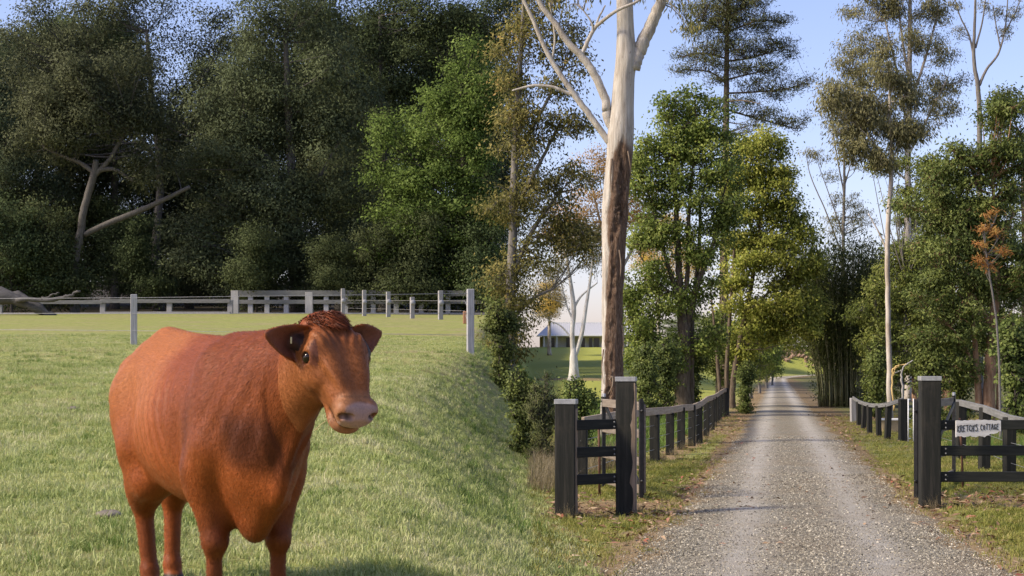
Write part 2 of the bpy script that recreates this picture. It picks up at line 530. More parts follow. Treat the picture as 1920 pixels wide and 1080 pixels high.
# verge grass either side of the drive
vp = [tuft('verge_tuft', 20, .08, .045, .006, M_VERGE, 40 + i, 1.0) for i in range(4)]
X = []; Y = []
for (a, b_, dn, sd) in ((11, 20, 190, 11), (20, 32, 110, 12), (32, 60, 40, 13)):
    x, y = cells(a, b_, lambda v: .010 * v, lambda v: float(drive_x(v)) - .9 * float(drive_hw(v)), dn, sd); X.append(x); Y.append(y)
    x, y = cells(a, b_, lambda v: float(drive_x(v)) + .95 * float(drive_hw(v)), pxl(1960), dn, sd + 20); X.append(x); Y.append(y)
X = np.concatenate(X); Y = np.concatenate(Y)
r_ = np.random.default_rng(5)
keep = r_.uniform(size=len(X)) > dirt_mask(X, Y) * 1.02
do_scatter('verge_grass', 'olive green grass on the verges beside the gravel', 'grass', X[keep], Y[keep], .7, 1.25, vp, seed=35)

# loose stones of the gravel
def stone(name, seed, mat):
    bm = bmesh.new(); bmesh.ops.create_icosphere(bm, subdivisions=1, radius=1)
    r = np.random.default_rng(seed)
    for v in bm.verts:
        v.co *= r.uniform(.7, 1.2); v.co.z *= .62; v.co.x *= 1.2
    mb = MB(); mb.bm(bm); return mb.mesh(name, mat)
def stonemat():
    m, nt, b = newmat('loose_stone')
    oi = N(nt, 'ShaderNodeObjectInfo').outputs['Random']
    c = ramp(nt, oi, [(0, (0.057, 0.051, 0.037)), (.3, (0.184, 0.166, 0.122)), (.65, (0.322, 0.289, 0.214)), (.9, (0.483, 0.435, 0.326)), (.99, (0.644, 0.588, 0.449))])
    nt.links.new(c, b.inputs['Base Color']); b.inputs['Roughness'].default_value = .85
    return m
M_STONE = stonemat()
sp = [stone('gravel_stone', 60 + i, M_STONE) for i in range(4)]
X = []; Y = []
for (a, b_, dn, sd) in ((11.5, 18, 1500, 51), (18, 27, 700, 52), (27, 42, 260, 53)):
    x, y = cells(a, b_, lambda v: float(drive_x(v)) - 1.08 * float(drive_hw(v)), lambda v: float(drive_x(v)) + 1.08 * float(drive_hw(v)), dn, sd); X.append(x); Y.append(y)
X = np.concatenate(X); Y = np.concatenate(Y)
u = np.abs(X - drive_x(Y)) / drive_hw(Y)
tk = np.maximum(np.exp(-(((X - drive_x(Y)) - .62) / .25) ** 2), np.exp(-(((X - drive_x(Y)) + .62) / .25) ** 2))
keep = (r_.uniform(size=len(X)) > .78 * tk) & ((u < .98) | (r_.uniform(size=len(X)) < .25))
X = X[keep]; Y = Y[keep]; u = np.minimum(np.abs(X - drive_x(Y)) / drive_hw(Y), 1)
n = len(X)
p = np.stack([X, Y, ground(X, Y) + .012 + .03 * (1 - u ** 2) + .002], 1)
scatter('gravel_stones', 'loose grey stones strewn over the drive', 'gravel', p, np.stack([r_.normal(0, .4, n), r_.normal(0, .4, n), r_.uniform(0, 6.3, n)], 1),
        np.clip(r_.lognormal(math.log(.0050), .38, n), .0025, .012) * (1 + .012 * np.clip(Y - 12, 0, 20)), sp)

# fallen leaves
def leafcard(name, seed, mat, L=.05):
    r = np.random.default_rng(seed)
    V = np.array([(-L, 0, .004), (-.2 * L, .33 * L, .012 * r.uniform(.3, 2)), (L, .05 * L, .006), (-.1 * L, -.3 * L, .012 * r.uniform(.3, 2))])
    return mesh_np(name, V, np.array([[0, 3, 2, 1]]), mat)
def littermat():
    m, nt, b = newmat('fallen_leaf')
    oi = N(nt, 'ShaderNodeObjectInfo').outputs['Random']
    c = ramp(nt, oi, [(0, (.07, .04, .022)), (.35, (.17, .095, .05)), (.6, (.28, .17, .09)), (.82, (.40, .30, .19)), (.95, (.30, .09, .05))])
    nt.links.new(c, b.inputs['Base Color']); b.inputs['Roughness'].default_value = .8
    return m
M_LITTER = littermat()
fp = [leafcard('dry_leaf', 80 + i, M_LITTER) for i in range(4)]
X = []; Y = []
x, y = cells(12, 62, lambda v: .012 * v, pxl(1960), 26, 71); X.append(x); Y.append(y)
x, y = cells(16, 26, lambda v: .02 * v, lambda v: 8.0, 90, 72); X.append(x); Y.append(y)
X = np.concatenate(X); Y = np.concatenate(Y)
dm = dirt_mask(X, Y)
onr = np.abs(X - drive_x(Y)) < drive_hw(Y)
keep = r_.uniform(size=len(X)) < np.where(onr, .05, .06 + .8 * dm)
do_scatter('leaf_litter', 'dry brown leaf litter on the ground by the fences', 'leaf litter', X[keep], Y[keep], .5, 1.3, fp, tilt=.25, zoff=.03, seed=37)
# ---------------------------------------------------------------- timber and metal
def timber(name, c0, c1, c2, rough=.75, axis=2, worn=None):
    st = [18, 18, 18]; st[axis] = 1.2
    m, nt, b = newmat(name)
    v = coord(nt, 'Object', tuple(st))
    f = noise(nt, v, 1.6, 6, .7)
    c = ramp(nt, f, [(.3, c0), (.52, c1), (.75, c2)])
    f2 = noise(nt, coord(nt, 'Object'), 2.3, 5, .65)
    if worn: c = mix(nt, ramp(nt, f2, [(.55, 0), (.75, .7)]), c, worn)
    nt.links.new(c, b.inputs['Base Color'])
    b.inputs['Roughness'].default_value = rough
    b.inputs['Specular IOR Level'].default_value = .25
    bump(nt, b, f, .55, .008)
    return m
M_BLACK = timber('black_stained_timber', (.008, .009, .007), (.018, .018, .014), (.045, .04, .032), worn=(.05, .042, .03))
M_BLACKH = timber('black_stained_rail', (.008, .009, .008), (.019, .02, .017), (.05, .046, .038), axis=0)
M_WEATH = timber('weathered_rail', (.22, .165, .11), (.36, .285, .20), (.50, .42, .32), axis=0)
M_GATE = timber('gate_board', (.12, .095, .07), (.20, .165, .125), (.30, .26, .21), axis=0)
M_GREYW = timber('grey_weathered_timber', (.20, .195, .185), (.30, .29, .28), (.44, .43, .42), axis=2)
M_GREYR = timber('grey_weathered_rail', (.10, .10, .095), (.17, .17, .16), (.27, .27, .26), axis=0)
M_CUT = timber('sawn_timber_face', (.13, .095, .062), (.22, .165, .115), (.31, .245, .18))
M_CAP = simple('galvanised_cap', [(.3, (.27, .27, .265)), (.7, (.40, .40, .39))], 20, .45, metallic=.3, bump_s=.1)
M_STEEL = simple('black_steel', [(.3, (.008, .008, .008)), (.7, (.028, .027, .025))], 14, .45, bump_s=.1)
M_GALV = simple('galvanised_pipe', [(.3, (.36, .37, .38)), (.7, (.55, .56, .57))], 20, .4, metallic=.5, bump_s=.05)
M_WIRE = simple('fence_wire', [(.3, (.30, .30, .30)), (.7, (.45, .45, .45))], 30, .45, metallic=.6, bump_s=0)
M_WHITE = simple('white_paint', [(.3, (.66, .66, .64)), (.7, (.80, .80, .78))], 12, .5, bump_s=.05)
M_RED = simple('red_plastic', [(.3, (.45, .03, .02)), (.7, (.6, .05, .03))], 12, .4, bump_s=0)

def post(parent, x, y, h, w, rz=0.0, mat=None, name='post', z=None, lean=0.0, cap=False, bev=.012, depth=None):
    z0 = gz(x, y) if z is None else z
    px, py, pz = parent.location
    mb = MB()
    R = Matrix.Rotation(rz, 3, 'Z') @ Matrix.Rotation(lean, 3, 'Y')
    mb.box((0, 0, (h - .25) / 2), (w, depth or w, h + .25), bev=bev)
    o = mb.build(name, mat or M_BLACK, parent)
    o.location = (x - px, y - py, z0 - pz)
    o.rotation_euler = R.to_euler()
    if cap:
        c = MB().box((0, 0, h + .028), (w + .012, (depth or w) + .012, .055), bev=.004).build('cap', M_CAP, o)
    return o

def plank(parent, a, b, w, h, mat, name='rail', bev=.006):
    """a board from a to b (world), its mesh laid along local X"""
    a = Vector(a); b = Vector(b); x = b - a; L = x.length; x.normalize()
    y = Vector((0, 0, 1)).cross(x).normalized(); z = x.cross(y)
    o = MB().box((0, 0, 0), (L, w, h), bev=bev).build(name, mat, parent)
    o.matrix_local = Matrix.Translation((a + b) / 2 - parent.location) @ Matrix((x, y, z)).transposed().to_4x4()
    return o

def wire(parent, pts, r=.0035, name='wire', mat=None):
    L = parent.location
    return MB().tube([Vector(p) - L for p in pts], r, 5).build(name, mat or M_WIRE, parent, True)

RZ = math.radians(-8.8)
# --- left gate wing: two stained posts joined by three rails
wl = empty('gate_wing', (.97, 19.6, 0), 'short stained timber wing of two capped posts and three rails left of the drive', 'fence')
p_in = on_ground(1174, 19.8); p_out = on_ground(1061.5, 19.45)
post(wl, p_out.x, p_out.y, 1.29, .235, RZ, cap=True)
post(wl, p_in.x, p_in.y, 1.545, .225, RZ, cap=True)
# sawn face on the inner post, the waney edge of the sleeper
mb = MB()
zz = np.linspace(.01, 1.53, 26); dx_ = .02 + .012 * np.sin(zz * 7) + .010 * np.sin(zz * 17 + 1)
V = []
for z_, e in zip(zz, dx_): V += [(.1135, -.1150, z_), (.1165 - e - .03 * (0.35 < z_ < 1.05), -.1150, z_)]
Q = [(2 * i, 2 * i + 1, 2 * i + 3, 2 * i + 2) for i in range(len(zz) - 1)]
Vb = [(x, y + .004, z) for (x, y, z) in V]
mb.add(V + Vb, Q)
w_ = mb.build('waney_edge', M_CUT, wl); w_.location = Vector(p_in) - wl.location; w_.rotation_euler = (0, 0, RZ)
mb = MB().box((.1145, 0, .75), (.006, .19, 1.48)); w_ = mb.build('sawn_face', M_CUT, wl); w_.location = Vector(p_in) - wl.location; w_.rotation_euler = (0, 0, RZ)
mb = MB().box((.1195, 0, .63), (.006, .2, 1.22)); w_ = mb.build('sawn_face', M_CUT, wl); w_.location = Vector(p_out) - wl.location; w_.rotation_euler = (0, 0, RZ)
for (ya, yb) in ((786, 805), (837, 856), (888, 907)):
    zc = CAMZ - ((ya + yb) / 2 - HOR) / F * 19.65; hh = (yb - ya) / F * 19.65
    plank(wl, (p_out.x + .05, p_out.y - .02, zc - .005), (p_in.x - .06, p_in.y - .02, zc), .05, hh, M_BLACKH)

# --- right gate wing
wr = empty('gate_wing', (5.1, 20.76, 0), 'stained timber wing with one capped post and three long rails right of the drive', 'fence')
p_r = on_ground(1743, 20.76)
post(wr, p_r.x, p_r.y, 1.545, .238, RZ * .5, cap=True)
p_r2 = Vector((7.75, 20.7, gz(7.75, 20.7)))
post(wr, p_r2.x, p_r2.y, 1.3, .235, RZ * .5, cap=True)
for (ya, yb) in ((788, 806), (836, 855), (885, 904)):
    zc = CAMZ - ((ya + yb) / 2 - HOR) / F * 20.7; hh = (yb - ya) / F * 20.7
    plank(wr, (p_r.x + .1, p_r.y - .02, zc), (p_r2.x - .1, p_r2.y - .02, zc + .01), .05, hh, M_BLACKH)

for (par, xa, xb, yb_, zs) in ((wl, p_out.x + .16, p_in.x - .15, 19.56, (786, 837, 888)), (wr, p_r.x + .17, p_r.x + 2.3, 20.65, (788, 836, 885))):
    for yt_ in zs:
        zc = CAMZ - (yt_ + 9.5 - HOR) / F * (yb_ + .1)
        for xx in (xa, xb):
            for dz_ in (-.025, .03):
                MB().tube([(xx - par.location.x, yb_ + .02 - par.location.y - .005, zc + dz_), (xx - par.location.x, yb_ - par.location.y - .012, zc + dz_)], .010, 8).build('bolt', M_GREYR, par, True)

# --- open gate leaves
def gate(label, a, b, ztop, n=4, brace=True):
    g = empty('farm_gate', (a.x, a.y, a.z), label, 'gate')
    d = (b - a); d.z = 0; L = d.length; ang = math.atan2(d.y, d.x)
    g.rotation_euler = (0, 0, ang)
    MB().box((.03, 0, ztop / 2 + .03), (.06, .05, ztop), bev=.004).build('hinge_stile', M_STEEL, g)
    MB().box((.085, -.03, ztop / 2 + .03), (.035, .05, ztop - .06), bev=.004).build('hinge_stile', M_STEEL, g)
    MB().box((.045, -.05, ztop * .52), (.03, .03, ztop * .9), bev=.003).build('edge_strip', M_GATE, g)
    MB().box((L - .03, 0, ztop / 2 + .03), (.06, .05, ztop), bev=.004).build('end_stile', M_STEEL, g)
    for i in range(n):
        z = .14 + (ztop - .2) * i / (n - 1)
        MB().box((L / 2, .012, z), (L - .10, .028, .11), bev=.003).build('gate_rail', M_GATE, g)
    if brace:
        MB().bar((.1, -.012, .16), (L - .1, -.012, ztop - .1), .02, .07).build('brace', M_STEEL, g)
    for z in (.25, ztop - .12):
        MB().tube([(-.06, 0, z), (.05, 0, z)], .018, 8).build('hinge', M_STEEL, g, True)
    MB().box((L - .03, 0, ztop + .045), (.11, .03, .05), bev=.004).build('latch', M_GALV, g)
    return g
ga = on_ground(1203, 21.9); gb = on_ground(1131, 24.1)
g1 = gate('timber farm gate on a black steel frame swung open behind the left wing', ga, gb, 1.27)
MB().box((.2, -.035, .86), (.05, .012, .16)).build('reflector', M_RED, g1)
ga = on_ground(1717, 21.9); gb = on_ground(1789, 25.3)
g2 = gate('timber farm gate on a black steel frame swung open behind the right wing', ga, gb, 1.27)

# --- drive fence on the left
fl = empty('post_and_rail_fence', (2.6, 31.1, 0), 'dark post fence with pale top rail running along the left side of the drive', 'fence')
pts = [(-.5, 18.6), (.3, 22.0), (1.02, 25.0), (1.80, 28.2), (2.60, 31.1), (3.09, 33.4), (3.53, 35.6), (3.92, 37.2), (4.27, 38.9), (4.85, 42.6), (5.42, 46.3), (5.85, 49.4), (6.3, 52.5), (6.75, 55.4), (7.2, 58.2), (7.5, 60.0)]
pts = pts[2:]
tops = []
for i, (x, y) in enumerate(pts):
    z = gz(x, y); h = .86 + .04 * math.sin(i * 1.7)
    w = (.165 if i < 5 else .15) if i < len(pts) - 1 else .24
    if i == len(pts) - 1: h = 1.0
    post(fl, x, y, h, w, RZ + .1 * math.sin(i * 2.3), lean=.02 * math.sin(i * 3.1))
    tops.append(Vector((x + .02, y - .03, z + .90 + .03 * math.sin(i * 1.1 + .6) - .05 * (i in (5, 6)))))
for a, b in zip(tops[:-1], tops[1:]):
    plank(fl, a, b + (b - a).normalized() * .01, .05, .135, M_WEATH)
for zz_ in (.2, .42, .64):
    wire(fl, [Vector((x - .02, y - .10, gz(x, y) + zz_ + .015 * math.sin(i))) for i, (x, y) in enumerate(pts)])

# --- drive fence on the right
fr = empty('post_and_rail_fence', (9.0, 40, 0), 'dark post fence with sagging grey rail right of the drive by the bamboo', 'fence')
RP = [(1693, 39.7, .16, 748), (1664, 40.9, .12, 757), (1648, 42.4, .11, 759), (1630.5, 44.2, .11, 758), (1619, 47.7, .11, 755), (1610.5, 50.8, .11, 752), (1600, 54, .15, 745)]
tops = []
for i, (px, d, w, yt) in enumerate(RP):
    g = on_ground(px, d); zt = CAMZ - (yt - HOR) / F * d
    post(fr, g.x, g.y, zt - g.z - (.02 if i else 0), w * 1.12, .1, M_GREYW if i == 6 else M_BLACK, lean=.04 * math.sin(i * 2))
    tops.append(Vector((g.x - .02, g.y - .08, zt - .02)))
for a, b in zip(tops[:-1], tops[1:]):
    plank(fr, a, b + (b - a).normalized() * .01, .05, .10, M_GREYR)
# --- paddock fence running back to the right edge
fp_ = empty('post_and_rail_fence', (7.8, 28.2, 0), 'dark post fence with sloping grey rail behind the name board', 'fence')
PP = [(8.55, 34.0, 1.0), (7.85, 28.2, 1.02), (7.05, 24.2, .93), (6.95, 22.6, .86)]
PP = [(8.75, 35.5, 1.02), (8.30, 31.6, 1.08), (7.80, 28.2, 1.04), (7.40, 25.4, .98), (7.0, 22.5, .95)]
tops = []
for i, (x, y, h) in enumerate(PP):
    post(fp_, x, y, h, .16, .1, lean=.02 * math.sin(i))
    tops.append(Vector((x - .02, y - .09, gz(x, y) + h - .02)))
for a, b in zip(tops[:-1], tops[1:]):
    plank(fp_, a, b, .05, .115, M_GREYR)
for zz_ in (.3, .6): wire(fp_, [Vector((x, y - .1, gz(x, y) + zz_)) for (x, y, h) in PP])
sp_ = on_ground(1806, 24)
MB().tube([sp_ + Vector((0, 0, -.1)), sp_ + Vector((.01, 0, .5)), sp_ + Vector((-.02, 0, 1.0))], .02, 6)
st = empty('stake', sp_, 'thin rusty stake standing behind the name board', 'stake')
MB().tube([(0, 0, -.1), (-.02, 0, .5), (-.05, 0, 1.0)], .018, 6).build('shaft', simple('rust', [(.3, (.06, .03, .018)), (.7, (.13, .065, .035))], 20, .8), st, True)
st2 = empty('stake', on_ground(1124, 22.6), 'thin rusty stake seen between the rails of the left gate wing', 'stake')
MB().tube([(0, 0, -.1), (.0, 0, .5), (-.01, 0, 1.0)], .02, 6).build('shaft', bpy.data.materials['rust'], st2, True)

# small white pipe gate and trough
pg = empty('pipe_gate', on_ground(1703, 39.0), 'small white pipe gate beside the thick fence post right of the drive', 'gate')
for x in (0, .12):
    MB().tube([(x, 0, .02), (x, 0, 1.0)], .014, 8).build('upright', M_WHITE, pg, True)
for k in range(5):
    z = .08 + .225 * k
    MB().tube([(0, 0, z), (.12, .3, z)], .011, 6).build('crossbar', M_WHITE, pg, True)
tr_ = empty('water_trough', on_ground(1671, 46.0), 'white rimmed tan water trough behind the right hand fence', 'trough')
def trough_shell():
    bm = bmesh.new()
    L, W, H, t = .62, .36, .30, .035
    def ring(l, w, z): return [bm.verts.new(p) for p in ((-l, -w, z), (l, -w, z), (l, w, z), (-l, w, z))]
    r0 = ring(L * .42, W * .38, 0); r1 = ring(L * .5, W * .5, H); r2 = ring(L * .5 - t, W * .5 - t, H); r3 = ring(L * .42 - t, W * .38 - t, .05)
    bm.faces.new(r0[::-1]); bm.faces.new(r3)
    for a, b in ((r0, r1), (r1, r2), (r2, r3)):
        for i in range(4): bm.faces.new((a[i], a[(i + 1) % 4], b[(i + 1) % 4], b[i]))
    return bm
mb = MB(); mb.bm(trough_shell()); tb = mb.build('basin', simple('tan_plastic', [(.3, (.36, .27, .15)), (.7, (.5, .39, .23))], 6, .6), tr_)
for a, b in (((-.34, -.2), (.34, -.2)), ((.34, -.2), (.34, .2)), ((.34, .2), (-.34, .2)), ((-.34, .2), (-.34, -.2))):
    MB().bar((a[0], a[1], .32), (b[0], b[1], .32), .05, .045).build('rim', M_WHITE, tr_)
# broken branch leaning by the slim gum
bp = empty('broken_branch', on_ground(1697, 45.0), 'pale broken branch with yellow torn wood beside the slim gum', 'branch')
def rel(px, py, dy=0): return PX(px, py, 45.0 + dy) - bp.location
M_DEADB = timber('dead_branch_bark', (.20, .185, .16), (.33, .31, .28), (.46, .44, .40))
M_TORN = timber('torn_wood', (.38, .25, .08), (.52, .37, .14), (.62, .48, .24))
rb = np.random.default_rng(4)
def limb_(pts_, r0, r1, mat_, name):
    S = spline([rel(*q) for q in pts_], 22); S += rb.normal(size=S.shape) * .008
    MB().tube(S, np.linspace(r0, r1, 22) * (1 + .12 * rb.normal(size=22)), 8).build(name, mat_, bp, True)
limb_([(1693, 770), (1692, 730), (1690, 705), (1693, 690), (1702, 681), (1712, 676)], .034, .014, M_DEADB, 'limb')
limb_([(1692, 694), (1684, 697), (1675, 700)], .020, .012, M_DEADB, 'limb')
limb_([(1700, 682), (1690, 684), (1680, 688), (1673, 698), (1673, 735), (1677, 770)], .016, .026, M_TORN, 'torn_limb')
limb_([(1688, 685), (1678, 692), (1675, 705)], .012, .016, M_TORN, 'torn_limb')

# --- name board with hand painted letters
sg = empty('name_board', PX(1832, 803, 20.60), 'weathered white wooden name board with black hand lettering on the right gate wing', 'sign')
def board_mesh():
    n = 26; k = 20.60 / F
    tx = np.linspace(-40, 44, n)
    top = 15.5 + 1.2 * np.sin(tx * .09 + 1) - .9 * np.exp(-((tx - 6) / 18) ** 2) + .5 * np.sin(tx * .5)
    bot = np.where(tx < 12, -15.5, -15.5 + (tx - 12) * .30) + 1.1 * np.sin(tx * .33) + .7 * np.sin(tx * .81)
    V = []
    for y in (-.016, .016):
        for i in range(n): V += [(tx[i] * k, y, top[i] * k), (tx[i] * k, y, bot[i] * k)]
    Q = []
    for i in range(n - 1):
        a = 2 * i; b = a + 2 * n
        Q += [(a, a + 1, a + 3, a + 2), (b + 2, b + 3, b + 1, b), (a, a + 2, b + 2, b), (a + 3, a + 1, b + 1, b + 3)]
    Q += [(1, 0, 2 * n, 2 * n + 1), (2 * n - 2, 2 * n - 1, 4 * n - 1, 4 * n - 2)]
    return V, Q
V, Q = board_mesh()
M_BOARD = timber('sign_board', (.40, .385, .36), (.56, .545, .52), (.70, .69, .66), axis=0)
MB().add(V, Q).build('board', M_BOARD, sg)
GL = {'K': [[(0, 0), (.1, 1)], [(.75, 1), (.1, .45), (.75, -.1)]], 'R': [[(0, -.05), (.1, 1), (.6, .95), (.65, .6), (.1, .5), (.8, -.15)]],
      'E': [[(.7, 1), (.1, .95), (0, 0), (.65, -.02)], [(.05, .5), (.55, .52)]], 'T': [[(0, .95), (.8, 1)], [(.4, .97), (.38, 0)]],
      'C': [[(.7, .85), (.4, 1), (.08, .7), (.05, .3), (.35, 0), (.7, .15)]], 'H': [[(.05, 1), (.0, 0)], [(.65, 1), (.65, 0)], [(0, .5), (.65, .5)]],
      "'": [[(.15, 1.1), (.1, .85)]], 'S': [[(.65, .95), (.3, 1.02), (.1, .75), (.6, .45), (.55, 0), (.1, -.08), (-.1, .05)]],
      'O': [[(.35, .9), (.05, .6), (.15, .15), (.5, .12), (.68, .5), (.5, .85), (.35, .9)]], 'A': [[(0, 0), (.38, 1), (.75, 0)], [(.15, .38), (.62, .4)]],
      'G': [[(.7, .85), (.35, .98), (.05, .6), (.15, .1), (.55, .05), (.68, .4), (.4, .42)]]}
k = 20.60 / F
cx = -37.5
mb = MB(); step = 4.62; r2 = random.Random(3)
text = [(c, 0) for c in "KRETCH'S"] + [(' ', 0)] + [(c, 1) for c in 'COTTAGE']
for ch, wd in text:
    if ch == ' ': cx += 3.6; continue
    wdt = 1.7 if ch == "'" else (5.5 if wd == 0 else 5.2)
    H = 11.5 if wd == 0 else 10.3
    yb = -4.9 + r2.uniform(-.9, .9) + (1.7 if wd else 0) + (.03 * cx)
    for stroke in GL[ch]:
        pp = [((cx + u * wdt * .92) * k, -.0185, (yb + v * H) * k) for (u, v) in stroke]
        for a, b in zip(pp[:-1], pp[1:]):
            d = Vector(b) - Vector(a); e = d.normalized() * .0022
            mb.bar(Vector(a) - e, Vector(b) + e, .005, .0066, bev=0, up=(0.001, 0, 1) if abs(d.z) < abs(d.x) else (1, 0, 0))
    cx += wdt * .98
le = mb.build('lettering', simple('black_paint', [(.3, (.008, .008, .008)), (.7, (.02, .02, .02))], 30, .5, bump_s=0), sg)
le['kind'] = 'stuff'

# ---------------------------------------------------------------- paddock fences on the left
M_PGREY = timber('grey_fence_post', (.22, .22, .225), (.34, .34, .35), (.47, .47, .48))
nf = empty('wire_fence', on_ground(251, 49), 'pale grey post and plain wire fence crossing behind the cow', 'fence')
np_ = []
for (px, d, yt) in ((-360, 51, 556), (251, 49, 552), (882, 46.5, 542)):
    g = on_ground(px, d); zt = CAMZ - (yt - HOR) / F * d
    np_.append((g, zt - g.z)); post(nf, g.x, g.y, zt - g.z, .185, .2, M_PGREY)
for f_ in (.93, .62, .28):
    P_ = [Vector((g.x, g.y - .1, g.z + h * f_)) for g, h in np_]
    wire(nf, P_, .006, mat=M_PGREY)
    if f_ < .9: wire(nf, [P_[-1], Vector((-2.6, 94, gz(-2.6, 94) + 1.6 * f_)), Vector((-11.3, 117, gz(-11.3, 117) + 1.6 * f_))], .008, mat=M_PGREY)
M_SILV = timber('silver_fence_post', (.26, .255, .24), (.38, .375, .36), (.52, .51, .49))
lf = empty('insulated_fence', on_ground(773, 100), 'row of thin grey posts with round insulators receding across the paddock', 'fence')
for (px, d, yt) in ((826, 94, 545), (773, 100, 557), (728, 104, 547), (683, 110, 544), (643, 115, 541)):
    g = on_ground(px, d); zt = CAMZ - (yt - HOR) / F * d
    q = post(lf, g.x, g.y, zt - g.z, .24, .3, M_GREYW)
    o = MB().tube([(0, -.13, .93), (0, -.2, .93)], .15, 12).build('insulator', M_PGREY, q, True)
rf = empty('timber_yard_fence', on_ground(640, 119.5), 'long grey timber yard fence with broad rails below the dark trees', 'fence')
last = None
for i, px in enumerate((441, 470, 501, 537, 580, 612, 648, 700, 743, 790, 840, 885, 930, 962)):
    g = on_ground(px, 119.5); zt = CAMZ - (545 + (3 if i % 3 == 1 else 0) - HOR) / F * 119.5
    z0 = CAMZ - (592 - HOR) / F * 119.5
    gg = min(g.z, z0)
    post(rf, g.x, g.y, zt - gg, .52 if px in (441, 580) else .33, 0, M_SILV if i % 2 == 0 else M_PGREY, z=gg)
    if last is not None:
        a, b = last, g
        for (yt, hh, mt) in ((550, .40, M_GREYR), (566, .28, M_GREYR), (589, .20, M_GREYW)):
            zz_ = CAMZ - (yt - HOR) / F * 119.3
            plank(rf, (a.x, a.y - .2, zz_), (b.x, b.y - .2, zz_), .08, hh, mt)
    last = g
lf2 = empty('low_rail_fence', on_ground(200, 117.5), 'lower grey rail fence along the forest edge on the far left', 'fence')
last = None
for px in (-130, 0, 75, 193, 318, 432):
    g = on_ground(px, 117.5); zt = CAMZ - (562 - HOR) / F * 117.5
    post(lf2, g.x, g.y, zt - g.z, .34, 0, M_GREYW)
    if last is not None:
        for (yt, hh, mt) in ((564.5, .26, M_GREYR), (588, .26, M_GREYW)):
            zz_ = CAMZ - (yt + (2 if px < 200 else 0) - HOR) / F * 117.3
            plank(lf2, (last.x, last.y - .22, zz_), (g.x, g.y - .22, zz_), .08, hh, mt)
    last = g
# small orange marker by the near corner post
mk = empty('marker_post', on_ground(872, 80), 'small orange marker standing by the paddock fence', 'marker')
MB().box((0, 0, .3), (.2, .14, .6), bev=.03).build('body', simple('orange_paint', [(.3, (.26, .13, .07)), (.7, (.34, .18, .10))], 9, .7), mk)
# fallen log at the far left
M_LOG = timber('dead_wood', (.04, .038, .036), (.085, .08, .075), (.13, .125, .118), axis=0)
lg = empty('fallen_log', on_ground(60, 112), 'bleached fallen log with an upturned limb at the paddock edge far left', 'log')
def lrel(px, py, dy=0): return PX(px, py, 112 + dy) - lg.location
rl = np.random.default_rng(12)
def rough_tube(pts, r0, r1, n, parent, name):
    S = spline(pts, n); S[:, :3] += rl.normal(size=(n, 3)) * .05
    MB().tube(S, np.linspace(r0, r1, n) * (1 + .14 * rl.normal(size=n)), 11).build(name, M_LOG, parent, True)
rough_tube([lrel(-70, 552), lrel(20, 560), lrel(60, 574), lrel(102, 594)], .42, .26, 18, lg, 'trunk')
rough_tube([lrel(-40, 548, 1), lrel(15, 552, .8), lrel(50, 562, .5), lrel(80, 586, .2)], .40, .28, 14, lg, 'trunk')
rough_tube([lrel(30, 561, -.5), lrel(80, 562, -.6), lrel(122, 558, -.7), lrel(138, 551, -.7), lrel(149, 543, -.7)], .16, .07, 18, lg, 'limb')
rough_tube([lrel(80, 561, -.6), lrel(100, 552, -.7), lrel(112, 548, -.7)], .08, .03, 9, lg, 'limb')
# ---------------------------------------------------------------- house on the rise
hs = empty('house', on_ground(1100, 300), 'low white roofed house with a verandah on the rise behind the pale gum', 'house')
k = 300 / F
hz = CAMZ - (652 - HOR) * k
def hx(px): return (px - 1100) * k
def hzz(py): return CAMZ - (py - HOR) * k - hs.location.z
M_WALL = simple('house_render', [(.3, (.60, .56, .49)), (.7, (.70, .66, .58))], 3, .8, bump_s=.05)
M_ROOF = simple('white_metal_roof', [(.3, (.42, .425, .43)), (.7, (.50, .505, .51))], 4, .45, bump_s=.05)
M_GLASS = simple('dark_glass', [(.3, (.012, .018, .025)), (.7, (.03, .04, .05))], 2, .12, bump_s=0, spec=.6)
M_YEL = simple('yellow_render', [(.3, (.55, .40, .16)), (.7, (.62, .46, .2))], 3, .8, bump_s=.05)
x0, x1 = hx(1018), hx(1222)
MB().box(((x0 + x1) / 2, 5.0, hzz(641)), (x1 - x0, 6, 26 * k)).build('wall', M_WALL, hs)
MB().box((x0 - .2, 5.2, hzz(642)), (.5, 5.0, 22 * k)).build('side_wall', M_YEL, hs)
MB().box(((x0 + x1) / 2, 1.0, hzz(654)), (x1 - x0 + 1, 3.0, .5)).build('verandah_floor', M_WALL, hs)
ra, rb = hx(1007), hx(1230)
bm = bmesh.new()
ve = [bm.verts.new(p) for p in ((ra, -1.2, hzz(629)), (rb, -1.2, hzz(629)), (rb, 11, hzz(629)), (ra, 11, hzz(629)), (ra + 2.4, 5, hzz(604)), (rb - 2.4, 5, hzz(604)))]
for f_ in ((0, 1, 5, 4), (1, 2, 5), (2, 3, 4, 5), (3, 0, 4)): bm.faces.new([ve[i] for i in f_])
bm.faces.new([ve[i] for i in (3, 2, 1, 0)])
mb = MB(); mb.bm(bm); rfo = mb.build('roof', M_ROOF, hs)
MB().bar((ra, -1.25, hzz(629.6)), (rb, -1.25, hzz(629.6)), .12, .16).build('gutter', M_WHITE, rfo)
MB().bar((ra + 2.4, 5, hzz(603.6)), (rb - 2.4, 5, hzz(603.6)), .25, .12).build('ridge_cap', M_WHITE, rfo)
nrib = 46
for i in range(nrib):
    xx = ra + 2.4 + (rb - ra - 4.8) * (i + .5) / nrib
    MB().bar((xx, -1.15, hzz(628.9)), (xx, 4.95, hzz(604.0)), .05, .05, bev=0).build('roof_rib', M_ROOF, rfo)
